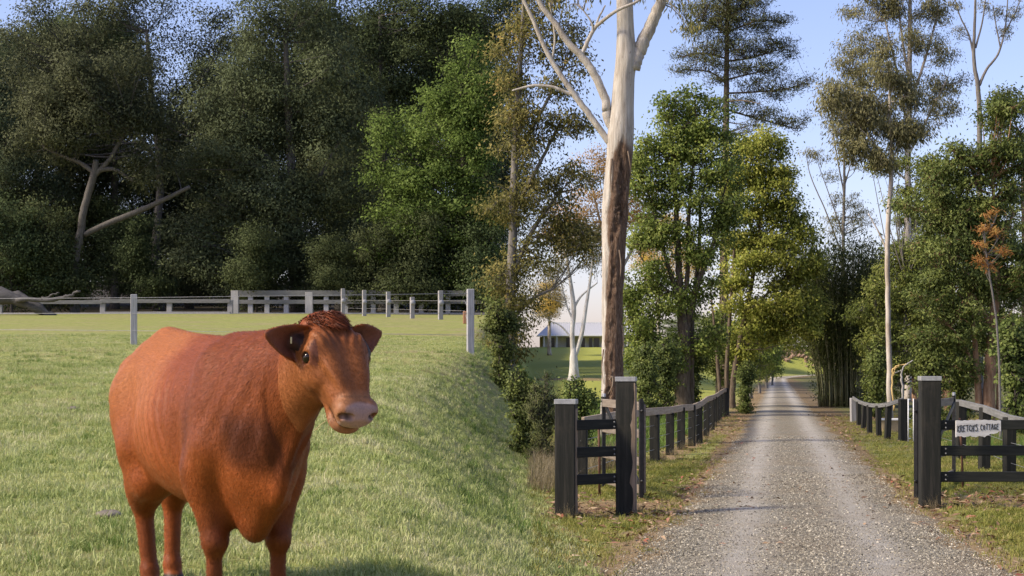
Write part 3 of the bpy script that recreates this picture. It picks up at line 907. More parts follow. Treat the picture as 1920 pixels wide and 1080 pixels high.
for px in (1020, 1044, 1086, 1130, 1175, 1218):
    MB().box((hx(px), -.9, hzz(641)), (.16, .16, 24 * k)).build('verandah_post', M_WHITE, hs)
for (a, b) in ((1031, 1041), (1062, 1073), (1090, 1098), (1105, 1112), (1114, 1125), (1150, 1165), (1190, 1205)):
    d_ = MB().box((hx((a + b) / 2), 1.94, hzz(642)), ((b - a) * k + .16, .08, 19 * k)).build('door', M_WHITE, hs)
    MB().box((hx((a + b) / 2), 1.86, hzz(642)), ((b - a) * k - .05, .06, 17.6 * k)).build('pane', M_GLASS, d_)
# ---------------------------------------------------------------- trees
def barkmat(name, c0, c1, c2, scale=3.0, stretch=(6, 6, 1), rough=.85, patch=None, bs=.6):
    m, nt, b = newmat(name)
    f = noise(nt, coord(nt, 'Object', stretch), scale, 6, .65, .3)
    c = ramp(nt, f, [(.3, c0), (.5, c1), (.72, c2)])
    if patch:
        f2 = noise(nt, coord(nt, 'Object', (1.5, 1.5, .5)), 1.6, 5, .6)
        c = mix(nt, ramp(nt, f2, [(.5, 0), (.58, .85)]), c, patch)
    nt.links.new(c, b.inputs['Base Color'])
    b.inputs['Roughness'].default_value = rough
    b.inputs['Specular IOR Level'].default_value = .15
    bump(nt, b, f, bs, .03)
    return m
B_GUM = barkmat('pale_gum_bark', (.30, .26, .21), (.46, .41, .345), (.60, .56, .49), 2.0, (3, 3, .8), .8, (.33, .27, .205), .3)
B_WHITE = barkmat('white_gum_bark', (.42, .40, .36), (.58, .56, .52), (.70, .68, .64), 2.0, (3, 3, .8), .8, (.42, .38, .32), .25)
B_GREY = barkmat('grey_bark', (.09, .082, .07), (.17, .155, .135), (.26, .24, .21))
B_BROWN = barkmat('brown_bark', (.06, .044, .030), (.12, .092, .066), (.20, .16, .12))
B_DARK = barkmat('dark_bark', (.035, .03, .024), (.07, .06, .048), (.12, .105, .085))
B_FOR = barkmat('forest_bark', (.06, .055, .046), (.11, .10, .085), (.17, .155, .135))
B_RED = barkmat('warm_bark', (.16, .09, .05), (.30, .18, .10), (.42, .28, .17))

L_FOR = leafmat('forest_leaf', (.030, .040, .016), (.046, .060, .023), (.072, .088, .034), .25, gain=1.5, spec=0.06)
L_FOR2 = leafmat('forest_leaf_grey', (.036, .044, .021), (.056, .067, .031), (.086, .098, .047), .25, gain=1.5, spec=0.06)
L_BRI = leafmat('bright_leaf', (.030, .050, .010), (.075, .115, .022), (.15, .20, .05), .35, gain=1.5, spec=0.1)
L_BRO = leafmat('broad_leaf', (.050, .072, .014), (.115, .15, .028), (.23, .25, .06), .35, gain=1.5, spec=0.2)
L_YEL = leafmat('yellow_green_leaf', (.085, .11, .017), (.20, .225, .036), (.36, .35, .085), .4, gain=1.4, spec=0.15)
L_PIN = leafmat('pine_needle', (.034, .042, .017), (.068, .078, .028), (.12, .125, .048), .2, gain=1.5, spec=0.1)
L_OLI = leafmat('olive_gum_leaf', (.042, .044, .012), (.11, .108, .028), (.23, .195, .055), .35, extra=(.40, .27, .09), gain=1.45, spec=0.15)
L_GOLD = leafmat('golden_leaf', (.30, .19, .04), (.52, .34, .08), (.68, .48, .15), .4, spec=.1)
L_GUM = leafmat('grey_gum_leaf', (.055, .056, .024), (.125, .12, .05), (.23, .21, .095), .3, gain=1.5, spec=0.15)
L_DEN = leafmat('dense_dark_leaf', (.032, .046, .011), (.075, .10, .022), (.16, .185, .048), .3, gain=1.5, spec=0.2)
L_BAM = leafmat('bamboo_leaf', (.025, .040, .010), (.065, .09, .022), (.14, .16, .05), .3, gain=1.0, spec=0.15)
L_ORA = leafmat('orange_leaf', (.30, .10, .03), (.45, .19, .06), (.50, .33, .10), .35)

def leaf_quads(C, D, L, asp, r, out=None):
    n = len(C)
    D = D / (np.linalg.norm(D, axis=1)[:, None] + 1e-9)
    R = r.normal(size=(n, 3))
    S = np.cross(D, R); S /= np.linalg.norm(S, axis=1)[:, None] + 1e-9
    Nn = np.cross(D, S)
    L = L[:, None]; W = L * asp * .5
    V = np.empty((n, 4, 3))
    V[:, 0] = C - D * L * .5
    V[:, 1] = C + S * W + Nn * W * .25 - D * L * .05
    V[:, 2] = C + D * L * .5
    V[:, 3] = C - S * W + Nn * W * .25 - D * L * .05
    Fq = np.arange(n * 4).reshape(n, 4)
    if out is not None:
        g = np.cross(V[:, 2] - V[:, 0], V[:, 3] - V[:, 1])
        fl = (g * out).sum(1) < 0
        Fq[fl] = Fq[fl][:, ::-1]
    return V.reshape(-1, 3), Fq

def tree(name, label, cat, d, base_px, trunk, limbs, blobs, nleaf, leaf=(.10, .5, .35), spray=.30, bark=None, lmat=None,
         seed=1, group=None, depth=.85, rs=(.45, 1.3), dense=1.0, flat=.75, twigs=True, tseg=12, shell=.36, branch_r=1.0, base_y=None, bsc=1.22, jit=.07, nw=.6):
    """trunk / limbs: lists of (px, py, width_px[, depth offset m]); blobs: (px, py, rx, ry[, depth offset m]) foliage masses, all in photo pixels at depth d"""
    r = np.random.default_rng(seed)
    k = d / F
    x0 = (base_px - 960.0) * k
    z0 = gz(x0, d) if base_y is None else CAMZ - (base_y - HOR) * k
    O = np.array([x0, d, z0])
    root = empty(name, O, label, cat, group)
    def conv(row):
        px, py, w = row[:3]; dy = row[3] if len(row) > 3 else 0.0
        return np.array([(px - 960.0) * k - O[0], dy, CAMZ - (py - HOR) * k - O[2], w * k / 2])
    mb = MB(); samples = []
    paths = ([trunk] if trunk else []) + list(limbs)
    for ip, path in enumerate(paths):
        A = np.array([conv(q) for q in path])
        if ip == 0 and trunk:
            A[0, 2] = -.3
        m = max(6, len(path) * 6)
        Sx = spline(A, m)
        Sx[:, :2] += (r.normal(size=(m, 2)) * jit * Sx[:, 3:4])
        rad = np.maximum(Sx[:, 3], .012)
        if ip == 0 and trunk:
            zrel = Sx[:, 2]; rad = rad * (1 + .35 * np.exp(-np.clip(zrel, 0, None) / (1.2 * rad[0] + .05)))
        mb.tube(Sx[:, :3], rad, tseg if ip == 0 else max(7, tseg - 3))
        samples.append(np.hstack([Sx[:, :3], rad[:, None]])[m // 4 if ip == 0 else 0:])
    samples = np.vstack(samples) if samples else np.zeros((1, 4))
    # sub clumps
    subs = []
    for b in blobs:
        px, py, rx, ry = b[:4]; dy = b[4] if len(b) > 4 else 0.0
        c = np.array([(px - 960.0) * k - O[0], dy, CAMZ - (py - HOR) * k - O[2]])
        R = np.array([rx * k, depth * .5 * (rx + ry) * k, ry * k]) * bsc
        s = float(np.clip(.36 * R.min(), rs[0], rs[1]))
        n = int(np.clip(dense * 1.1 * R[0] * R[1] * R[2] / s ** 3 * .45 + 3, 3, 90))
        u = r.normal(size=(n, 3)); u /= np.linalg.norm(u, axis=1)[:, None]
        q = u * (r.uniform(size=(n, 1)) ** shell)
        for p_ in c + q * R * .92: subs.append((p_, s * r.uniform(.7, 1.25), c, s))
    LC = []; LD = []; LL = []; LV = []; LO = []
    if subs:
        cen = np.mean([q[0] for q in subs], 0)
        w = np.array([s[1] ** 2 for s in subs]); w /= w.sum()
        for (p_, s, c, sn), wi in zip(subs, w):
            nl = max(8, int(nleaf * wi)); ns = max(3, int(nl / 26))
            u = r.normal(size=(ns, 3)); u /= np.linalg.norm(u, axis=1)[:, None]
            u[:, 2] = u[:, 2] * .8 + .12
            SC = p_ + u * s * 1.25 * (r.uniform(size=(ns, 1)) ** .36) * np.array([1, 1, flat])
            cv = r.uniform(-.14, .14)
            sv = r.uniform(0, 1, ns)
            idx = r.integers(0, ns, nl)
            sg_ = spray * 1.25 * (.6 + .8 * r.uniform(size=(nl, 1)))
            C = SC[idx] + r.normal(size=(nl, 3)) * sg_ * np.array([.6, .6, .42])
            out = (C - p_); out /= np.linalg.norm(out, axis=1)[:, None] + 1e-6
            D = out * .6 + r.normal(size=(nl, 3)) * .6; D[:, 2] -= leaf[2] * 1.6
            big = C - cen; big /= np.linalg.norm(big, axis=1)[:, None] + 1e-6
            LO.append(out * .75 + big * .45 + np.array([0, 0, .35]) + r.normal(size=(nl, 3)) * .18)
            LC.append(C); LD.append(D); LL.append(leaf[0] * r.uniform(.6, 1.3, nl))
            LV.append(np.clip(.5 * r.uniform(size=nl) + .42 * sv[idx] + .04 + cv, 0, 1))
            # branch to the clump
            dv = samples[:, :3] - p_
            cost = np.linalg.norm(dv, axis=1) + 1.3 * np.clip(dv[:, 2] + .2, 0, None)
            a = samples[int(np.argmin(cost + r.uniform(0, .5, len(cost))))]
            L = np.linalg.norm(a[:3] - p_)
            if L > .15:
                mid = (a[:3] + p_) / 2 + np.array([0, 0, -.08 * L]) + r.normal(size=3) * .06 * L
                r0 = min(a[3] * .6, (.012 + .010 * L)) * branch_r
                mb.tube(spline([a[:3], mid, p_], 6), np.linspace(r0, max(.35 * r0, .006), 6), 5, cap=False)
            if twigs:
                for j in range(min(ns, 14)):
                    mb.tube([p_, (p_ + SC[j]) / 2 + r.normal(size=3) * .04, SC[j]], [.012 * branch_r, .008 * branch_r, .004], 3, cap=False)
    if mb.n: mb.build('trunk', bark, root, True)
    if LC:
        C = np.vstack(LC); D = np.vstack(LD); L = np.concatenate(LL); v = np.concatenate(LV).astype(np.float32)
        Ov = np.vstack(LO); Ov /= np.linalg.norm(Ov, axis=1)[:, None]
        V, Fq = leaf_quads(C, D, L, leaf[1], r, Ov)
        me = mesh_np('crown', V, Fq, lmat, True, {'v': ('FACE', 'FLOAT', v)})
        q4 = V.reshape(-1, 4, 3); g = np.cross(q4[:, 2] - q4[:, 0], q4[:, 3] - q4[:, 1]); g /= np.linalg.norm(g, axis=1)[:, None] + 1e-9
        g *= np.sign((g * Ov).sum(1))[:, None]
        cn = g * (1 - nw) + Ov * nw; cn /= np.linalg.norm(cn, axis=1)[:, None]
        me.normals_split_custom_set_from_vertices(np.repeat(cn, 4, 0).astype(np.float32))
        link(bpy.data.objects.new('crown', me), root)
    return root

def copy_tree(src, px, d, label, rz=0.0, s=1.0, sz=None, group=None, name=None):
    o = src.copy(); o.name = name or src.name.split('.')[0]
    COL.objects.link(o)
    x = (px - 960.0) / F * d
    o.location = (x, d, gz(x, d)); o.rotation_euler = (0, 0, rz); o.scale = (s, s, sz or s)
    o['label'] = label
    if group: o['group'] = group
    for ch in src.children:
        c = ch.copy(); COL.objects.link(c); c.parent = o
    return o
# ---------- left: the dark forest behind the paddock
FG = 'tall trees of the dark forest behind the paddock'
fA = tree('forest_tree', 'dense grey green tree filling the middle of the forest behind the cow', 'tree', 128, 560,
     [(560, 590, 26), (552, 480, 22), (548, 340, 18), (540, 200, 14), (535, 60, 8)], [[(548, 400, 10), (600, 330, 8), (640, 260, 5)], [(546, 350, 10), (490, 280, 8), (450, 220, 5)]],
     [(520, 120, 110, 90), (600, 190, 100, 90), (450, 250, 90, 80), (560, 300, 120, 90), (420, 350, 70, 70, -2), (500, 400, 120, 80, -2), (620, 400, 95, 80), (390, 440, 60, 60, -3), (450, 500, 100, 55, -3), (560, 500, 120, 60, -2), (650, 500, 70, 60), (540, 30, 90, 60)],
     110000, (.25, .42, .35), .75, B_FOR, L_FOR2, 101, FG, nw=.85, rs=(1.0, 2.6), twigs=False)
fB = tree('forest_tree', 'dark leaning gum with a crooked pale trunk at the left of the forest', 'tree', 121.5, 140,
     [(140, 590, 16), (140, 500, 15), (150, 440, 15), (158, 390, 14), (176, 330, 14), (180, 300, 10)],
     [[(176, 330, 11), (205, 300, 9), (225, 265, 7), (240, 240, 4)], [(178, 325, 10), (150, 305, 8), (110, 290, 6), (80, 275, 3)], [(180, 320, 10), (215, 318, 8), (250, 340, 5)],
      [(158, 440, 11), (200, 420, 11), (250, 400, 11), (300, 378, 9), (356, 350, 7)]],
     [(150, 230, 90, 45), (230, 215, 80, 40), (100, 270, 70, 35), (290, 320, 60, 35), (90, 150, 80, 60), (200, 140, 90, 50)],
     38000, (.24, .40, .35), .7, B_FOR, L_FOR2, 102, FG, nw=.85, rs=(.9, 2.0), twigs=False)
fC = tree('leafy_tree', 'brighter green leafy tree at the right end of the forest edge', 'tree', 122, 870,
     [(874, 600, 16), (876, 500, 14), (872, 400, 12), (868, 280, 9), (865, 160, 6)], [[(872, 420, 8), (820, 350, 6), (770, 290, 4)], [(874, 460, 8), (800, 430, 5), (750, 400, 3)]],
     [(880, 150, 60, 60), (840, 220, 55, 50), (900, 250, 60, 60), (770, 260, 55, 50), (850, 320, 60, 45), (745, 330, 50, 40), (790, 370, 60, 40), (880, 400, 65, 50), (755, 420, 50, 45), (830, 460, 50, 40), (760, 500, 60, 50, -1), (890, 500, 55, 60), (830, 540, 60, 30), (720, 540, 40, 30)],
     70000, (.23, .5, .3), .6, B_DARK, L_BRI, 103, FG, nw=.85, rs=(.9, 2.0), twigs=False)
fD = tree('forest_tree', 'tall forest tree with open crown against the sky above the crooked gum', 'tree', 140, 300,
     [(300, 590, 18), (292, 470, 16), (300, 330, 14), (285, 180, 10), (275, 60, 6)], [[(295, 300, 8), (225, 205, 7), (180, 130, 5)], [(300, 260, 8), (360, 170, 6), (400, 120, 4)]],
     [(120, 60, 110, 55), (230, 110, 80, 45), (60, 140, 60, 60), (160, 190, 100, 50), (330, 170, 90, 40), (250, 20, 80, 30), (335, 75, 38, 22), (395, 95, 38, 22), (310, 20, 30, 16), (430, 30, 35, 20), (400, 215, 80, 60), (300, 260, 90, 60), (70, 230, 60, 60)],
     62000, (.25, .42, .35), .75, B_FOR, L_FOR2, 104, FG, nw=.85, rs=(1.0, 2.4), twigs=False)
fE = tree('forest_tree', 'dark spreading forest tree high above the leafy tree', 'tree', 138, 720,
     [(720, 590, 20), (716, 470, 17), (722, 330, 14), (715, 180, 10), (712, 30, 6)], [[(720, 300, 8), (790, 210, 6), (840, 120, 4)], [(718, 260, 8), (660, 160, 6), (630, 80, 4)]],
     [(640, 60, 90, 60), (740, 50, 90, 60), (850, 60, 80, 55), (690, 150, 90, 60), (780, 150, 70, 50), (690, 260, 80, 70), (900, 120, 50, 70), (700, 380, 70, 80), (690, 480, 60, 60), (930, 40, 60, 60)],
     85000, (.25, .42, .35), .75, B_FOR, L_FOR, 105, FG, nw=.85, rs=(1.0, 2.4), twigs=False)
fU = tree('forest_shrub', 'low green bush under the crooked gum at the far left', 'shrub', 121, 90,
     [(92, 590, 6), (90, 520, 4), (88, 440, 3)], [], [(85, 430, 55, 40), (60, 500, 50, 40), (120, 530, 50, 40), (95, 470, 50, 40)], 20000, (.21, .5, .3), .6, B_DARK, L_FOR, 106, 'bushes under the forest edge', rs=(.8, 1.6), twigs=False)
spots = [(-20, 166, 1.15, 'far back tree at the far left of the forest'), (130, 168, 1.2, 'far back tree above the crooked gum'), (285, 170, .92, 'far back tree under the left of the sky gap'), (420, 172, 1.0, 'far back tree under the right of the sky gap'), (560, 170, 1.2, 'far back tree behind the middle tree'), (715, 168, 1.2, 'far back tree left of the leafy tree'), (860, 170, 1.2, 'far back tree above the leafy tree'), (-60, 134, .95, 'forest tree cut off by the far left edge'), (60, 150, 1.1, 'tall dark tree in the back row at the far left'), (215, 152, 1.0, 'dark back row tree behind the crooked gum'), (355, 156, .78, 'shorter dark back row tree below the bright sky gap'),
         (470, 154, .95, 'dark back row tree left of the middle of the forest'), (640, 152, 1.05, 'dark back row tree right of the middle of the forest'), (790, 156, 1.08, 'dark back row tree behind the leafy tree'), (905, 150, .98, 'dark tree closing the right end of the forest')]
for i, (px, d, s, lab) in enumerate(spots):
    copy_tree((fA, fE, fA, fA, fE, fA, fE, fA, fA, fE, fA, fE, fA, fE, fA)[i], px, d, lab, rz=1.3 + 1.1 * i, s=s * .92, group=FG)
shr = [(20, 119.5, 1.0, 'low bush behind the fallen log'), (480, 121, .8, 'bush below the middle tree left of the cow'), (610, 121, .7, 'bush directly above the cow behind the yard fence'), (700, 120.5, .8, 'bush left of the leafy tree behind the fence'), (800, 120.5, .95, 'bush under the leafy tree'), (905, 120.5, .85, 'bush at the right end of the yard fence'), (255, 134, 1.0, 'bush in the deep shade below the sky gap')]
for i, (px, d, s, lab) in enumerate(shr):
    c = copy_tree(fU, px, d, lab, rz=.9 * i + .4, s=s, group='bushes under the forest edge')

# ---------- right: trees around the drive
gum = None
tree('olive_tree', 'tall olive leaved tree hanging into the picture left of the big gum', 'tree', 58, 957,
     [(957, 800, 22), (955, 650, 20), (960, 480, 17), (965, 300, 13), (975, 120, 9), (985, -40, 5)], [[(958, 520, 10), (1000, 430, 8), (1050, 360, 5)], [(962, 400, 9), (1010, 310, 7), (1050, 230, 4)], [(965, 300, 8), (1020, 200, 6), (1060, 120, 4)], [(957, 600, 9), (1000, 560, 6), (1040, 540, 4)]],
     [(1000, 60, 45, 60), (1055, 100, 45, 60), (1000, 180, 50, 60), (1060, 230, 40, 50), (1010, 300, 50, 55), (1065, 330, 45, 50), (1000, 400, 45, 55), (1060, 430, 45, 50), (1090, 470, 35, 35), (1010, 490, 40, 40), (990, 560, 25, 25), (965, 600, 35, 45), (960, 250, 40, 60), (955, 400, 40, 60), (950, 530, 40, 60), (965, 120, 40, 50), (1000, -20, 60, 40), (950, 640, 35, 50)],
     31000, (.13, .42, .5), .30, B_GREY, L_OLI, 201, rs=(.4, .75), shell=.6)
gold = tree('golden_tree', 'sunlit golden leaved tree behind the big gum trunk', 'tree', 190, 1165,
     [(1165, 690, 12), (1165, 560, 10), (1170, 440, 7), (1168, 340, 4)], [[(1166, 520, 6), (1130, 430, 5), (1110, 350, 3)], [(1168, 500, 6), (1205, 430, 5), (1225, 370, 3)]],
     [(1115, 310, 35, 35), (1165, 340, 45, 40), (1210, 380, 40, 40), (1110, 390, 50, 40), (1160, 420, 50, 40), (1090, 450, 40, 35), (1050, 420, 35, 40), (1215, 440, 35, 35)],
     20000, (.24, .5, .4), .6, B_GUM, L_GOLD, 202, 'golden trees behind the house', rs=(.8, 1.6), twigs=False)
copy_tree(gold, 1030, 215, 'small golden tree at the left end of the house', 1.5, .72, group='golden trees behind the house', sz=.40)
copy_tree(gold, 1235, 260, 'golden tree far behind the multi stemmed tree', 2.6, .9, group='golden trees behind the house')
tree('white_gum', 'white trunked forked gum on the lawn in front of the house', 'tree', 110, 1076,
     [(1076, 718, 21), (1076, 700, 17), (1076, 684, 15.5), (1075.5, 668, 14), (1075, 652, 8), (1075, 640, 2)],
     [[(1074, 665, 9), (1073, 620, 9), (1076, 580, 9), (1070, 530, 7), (1060, 470, 4)], [(1079, 668, 8), (1091, 625, 8), (1098, 580, 7), (1106, 530, 5), (1115, 460, 3)], [(1075, 580, 5), (1090, 555, 4), (1120, 530, 2.5)], [(1073, 635, 4), (1050, 610, 3), (1025, 600, 1.8)], [(1074, 600, 4), (1062, 570, 3), (1050, 520, 2)]],
     [(1050, 480, 45, 40), (1095, 440, 40, 40), (1020, 530, 35, 30), (1110, 500, 25, 35), (1040, 550, 25, 22), (1130, 470, 25, 40), (1015, 585, 22, 14)],
     8500, (.16, .35, .6), .42, B_WHITE, L_OLI, 203, rs=(.5, 1.1), dense=.7, jit=.0)
tree('spreading_tree', 'green multi stemmed tree beside the left drive fence', 'tree', 64, 1280,
     [(1280, 770, 30), (1281, 690, 26), (1282, 620, 23), (1276, 560, 15), (1272, 480, 12), (1268, 400, 9), (1265, 300, 6)],
     [[(1284, 630, 15), (1300, 560, 12), (1325, 490, 9), (1345, 430, 6), (1355, 370, 4)], [(1278, 570, 10), (1250, 490, 8), (1232, 420, 6), (1215, 360, 4)], [(1281, 600, 10), (1290, 500, 9), (1292, 400, 7), (1300, 300, 4)], [(1272, 560, 7), (1235, 530, 5), (1200, 480, 3)], [(1276, 660, 8), (1240, 640, 5), (1210, 650, 3)], [(1296, 770, 18, .5), (1297, 680, 16, .5), (1300, 600, 12, .6), (1312, 500, 9, .7), (1318, 380, 5, .8)]],
     [(1300, 225, 60, 42), (1250, 280, 55, 45), (1330, 290, 60, 50), (1220, 350, 45, 45), (1290, 360, 60, 40), (1350, 380, 50, 45), (1210, 440, 40, 40), (1260, 450, 45, 35), (1320, 460, 45, 40), (1205, 530, 38, 40), (1250, 550, 40, 35), (1310, 560, 35, 35), (1205, 620, 40, 45), (1240, 650, 40, 40), (1195, 690, 35, 25), (1340, 640, 30, 35), (1240, 700, 35, 25), (1200, 300, 30, 30), (1180, 580, 25, 40), (1270, 205, 30, 25)],
     56000, (.125, .55, .3), .26, B_BROWN, L_BRO, 204, rs=(.35, .75), dense=.9)
tree('pine_tree', 'tall straight pine with layered branches above the left trees', 'tree', 80, 1358,
     [(1358, 770, 20), (1358, 600, 18), (1359, 400, 15), (1361, 250, 12), (1363, 100, 9), (1365, -60, 5)],
     [[(1362, 175, 4), (1420, 172, 3.4), (1480, 165, 2.6), (1522, 148, 1.5)], [(1362, 150, 4), (1400, 140, 3), (1450, 130, 2)], [(1361, 155, 4), (1330, 135, 3), (1285, 130, 1.6)], [(1362, 115, 4), (1410, 108, 3), (1470, 90, 1.6)], [(1362, 110, 4), (1320, 100, 3), (1270, 108, 1.6)], [(1363, 60, 3.4), (1420, 40, 2.6), (1480, 42, 1.4)], [(1363, 60, 3.4), (1320, 40, 2.6), (1290, 52, 1.4)], [(1363, 40, 3.4), (1390, 10, 2.6), (1405, -20, 1.6)], [(1361, 205, 4), (1420, 215, 3, 1), (1500, 232, 1.8, 1.5)], [(1362, 190, 3), (1390, 195, 2.4, -1), (1420, 205, 1.5, -1.5)]],
     [(1330, 15, 46, 20), (1400, 5, 46, 22), (1308, 58, 30, 13), (1350, 42, 38, 18), (1418, 48, 42, 16), (1465, 40, 22, 13), (1298, 104, 36, 12), (1340, 86, 32, 15), (1398, 92, 42, 16), (1452, 84, 34, 14), (1476, 100, 22, 9), (1286, 132, 26, 10), (1330, 122, 32, 12), (1388, 128, 30, 14), (1430, 126, 34, 13), (1462, 140, 24, 10), (1340, 150, 28, 9), (1420, 160, 34, 12), (1458, 172, 30, 12), (1490, 160, 26, 11), (1516, 148, 12, 9), (1395, 190, 32, 12), (1435, 212, 32, 12), (1470, 228, 26, 11), (1498, 230, 22, 10), (1410, 236, 24, 10), (1340, 190, 22, 9), (1365, 70, 24, 18), (1380, 25, 28, 18), (1345, -25, 45, 22), (1390, -40, 40, 22)],
     38000, (.15, .22, -.25), .22, B_BROWN, L_PIN, 205, rs=(.2, .4), flat=.7, depth=1.5, dense=1.1, shell=.45, branch_r=.9)
tree('overhanging_tree', 'yellow green tree leaning over the drive behind the fence end', 'tree', 72, 1385,
     [(1372, 775, 13), (1374, 720, 12), (1383, 660, 10), (1400, 580, 9), (1418, 480, 7), (1430, 380, 4)],
     [[(1366, 775, 9), (1362, 700, 8), (1368, 600, 7), (1376, 480, 5), (1380, 360, 3)], [(1395, 610, 6), (1430, 560, 5), (1470, 520, 3)], [(1400, 580, 6), (1440, 600, 4), (1490, 590, 2.5)], [(1410, 500, 5), (1450, 430, 4), (1480, 360, 2.5)], [(1376, 700, 7), (1392, 640, 6), (1420, 600, 4)], [(1352, 775, 8), (1347, 700, 7), (1340, 620, 5), (1332, 540, 3)]],
     [(1420, 290, 40, 35), (1450, 350, 45, 40), (1400, 360, 40, 40), (1480, 400, 35, 40), (1430, 430, 45, 40), (1490, 470, 35, 40), (1450, 510, 45, 40), (1395, 480, 35, 45), (1505, 540, 30, 40), (1470, 580, 45, 40), (1510, 610, 25, 28), (1425, 590, 40, 35), (1400, 640, 32, 28), (1460, 630, 30, 20), (1380, 560, 30, 40), (1505, 420, 18, 30), (1445, 280, 30, 25), (1520, 490, 20, 32), (1525, 570, 20, 30), (1517, 620, 18, 20), (1395, 300, 30, 40), (1375, 430, 26, 40)],
     54000, (.13, .6, .4), .27, B_BROWN, L_YEL, 206, rs=(.35, .7), dense=.95)
cm = tree('understory_tree', 'dark leaved small tree under the pine by the fence', 'tree', 74, 1345,
     [(1345, 770, 7), (1345, 690, 6), (1350, 620, 4)], [], [(1345, 620, 35, 35), (1380, 640, 30, 35), (1320, 660, 25, 35), (1360, 690, 30, 30), (1400, 680, 22, 28)], 9000, (.13, .5, .4), .26, B_DARK, L_DEN, 207, rs=(.3, .6))
rs_ = tree('roadside_tree', 'small grey trunked tree on the left of the drive past the fence', 'tree', 96, 1408,
     [(1408, 750, 7), (1406, 720, 6), (1398, 690, 5), (1392, 660, 3)], [[(1407, 725, 5), (1415, 700, 4), (1425, 665, 3)]], [(1395, 640, 28, 28), (1425, 650, 28, 28), (1410, 690, 25, 18), (1440, 690, 18, 16), (1415, 615, 30, 20)], 6000, (.15, .55, .35), .3, B_GREY, L_BRO, 208, 'small trees lining the drive', rs=(.35, .8))
for i, (px, d, s, lab) in enumerate(((1424, 116, .95, 'second small tree lining the left of the drive'), (1437, 140, 1.0, 'third small tree lining the left of the drive'), (1448, 165, 1.0, 'fourth small tree lining the left of the drive'))):
    copy_tree(rs_, px, d, lab, 1.1 + i, s, group='small trees lining the drive')
yt = tree('pale_green_tree', 'sunlit pale yellow green tree where the drive bends', 'tree', 215, 1448,
     [(1447, 708, 5), (1449, 680, 4), (1455, 650, 3)], [[(1449, 685, 3), (1470, 660, 2.4), (1485, 640, 1.6)]], [(1450, 640, 30, 22), (1480, 650, 28, 20), (1465, 620, 30, 20), (1435, 665, 18, 18), (1490, 630, 25, 20)], 6000, (.28, .55, .35), .6, B_WHITE, L_YEL, 209, 'trees beyond the bend', rs=(.7, 1.4), twigs=False)
copy_tree(yt, 1420, 235, 'pale green tree left of the drive bend', 2.0, 1.1, group='trees beyond the bend')
bs = tree('bend_shrub', 'round green shrub on the bank above the drive bend', 'shrub', 262, 1480,
     [(1480, 700, 3), (1480, 680, 2)], [], [(1475, 682, 28, 14), (1505, 678, 25, 16), (1490, 668, 28, 14)], 6000, (.26, .5, .3), .5, B_DARK, L_BRI, 210, 'shrubs on the bank at the bend', rs=(.6, 1.2), twigs=False)
for i, (px, d, s, lab) in enumerate(((1530, 268, 1.3, 'shrub on the bank right of the bend'), (1440, 272, 1.5, 'shrub on the bank left of the bend'), (1590, 280, 2.2, 'tall shrub far behind the bamboo'), (1400, 290, 1.8, 'far shrub seen between the left drive trunks'), (1660, 250, 2.4, 'far shrub seen behind the right fence'), (1760, 240, 2.6, 'far shrub behind the right gate post'), (1860, 230, 2.6, 'far shrub at the right edge'))):
    copy_tree(bs, px, d, lab, 1.3 * i, s, group='shrubs on the bank at the bend')
# far trees closing the horizon
for i, (px, d, s, lab) in enumerate(((1290, 330, .75, 'far green tree right of the house'), (1350, 360, .8, 'far green tree behind the pine trunk'), (1400, 350, .7, 'far green tree above the left of the drive bend'), (1560, 330, .8, 'far green tree behind the bamboo tops'), (1720, 320, .85, 'far green tree behind the right gate'), (1880, 310, .9, 'far green tree at the far right edge'))):
    copy_tree(fC, px, d, lab, .8 * i, s, group='far trees on the horizon', sz=s * (.5 if i < 3 else .55))
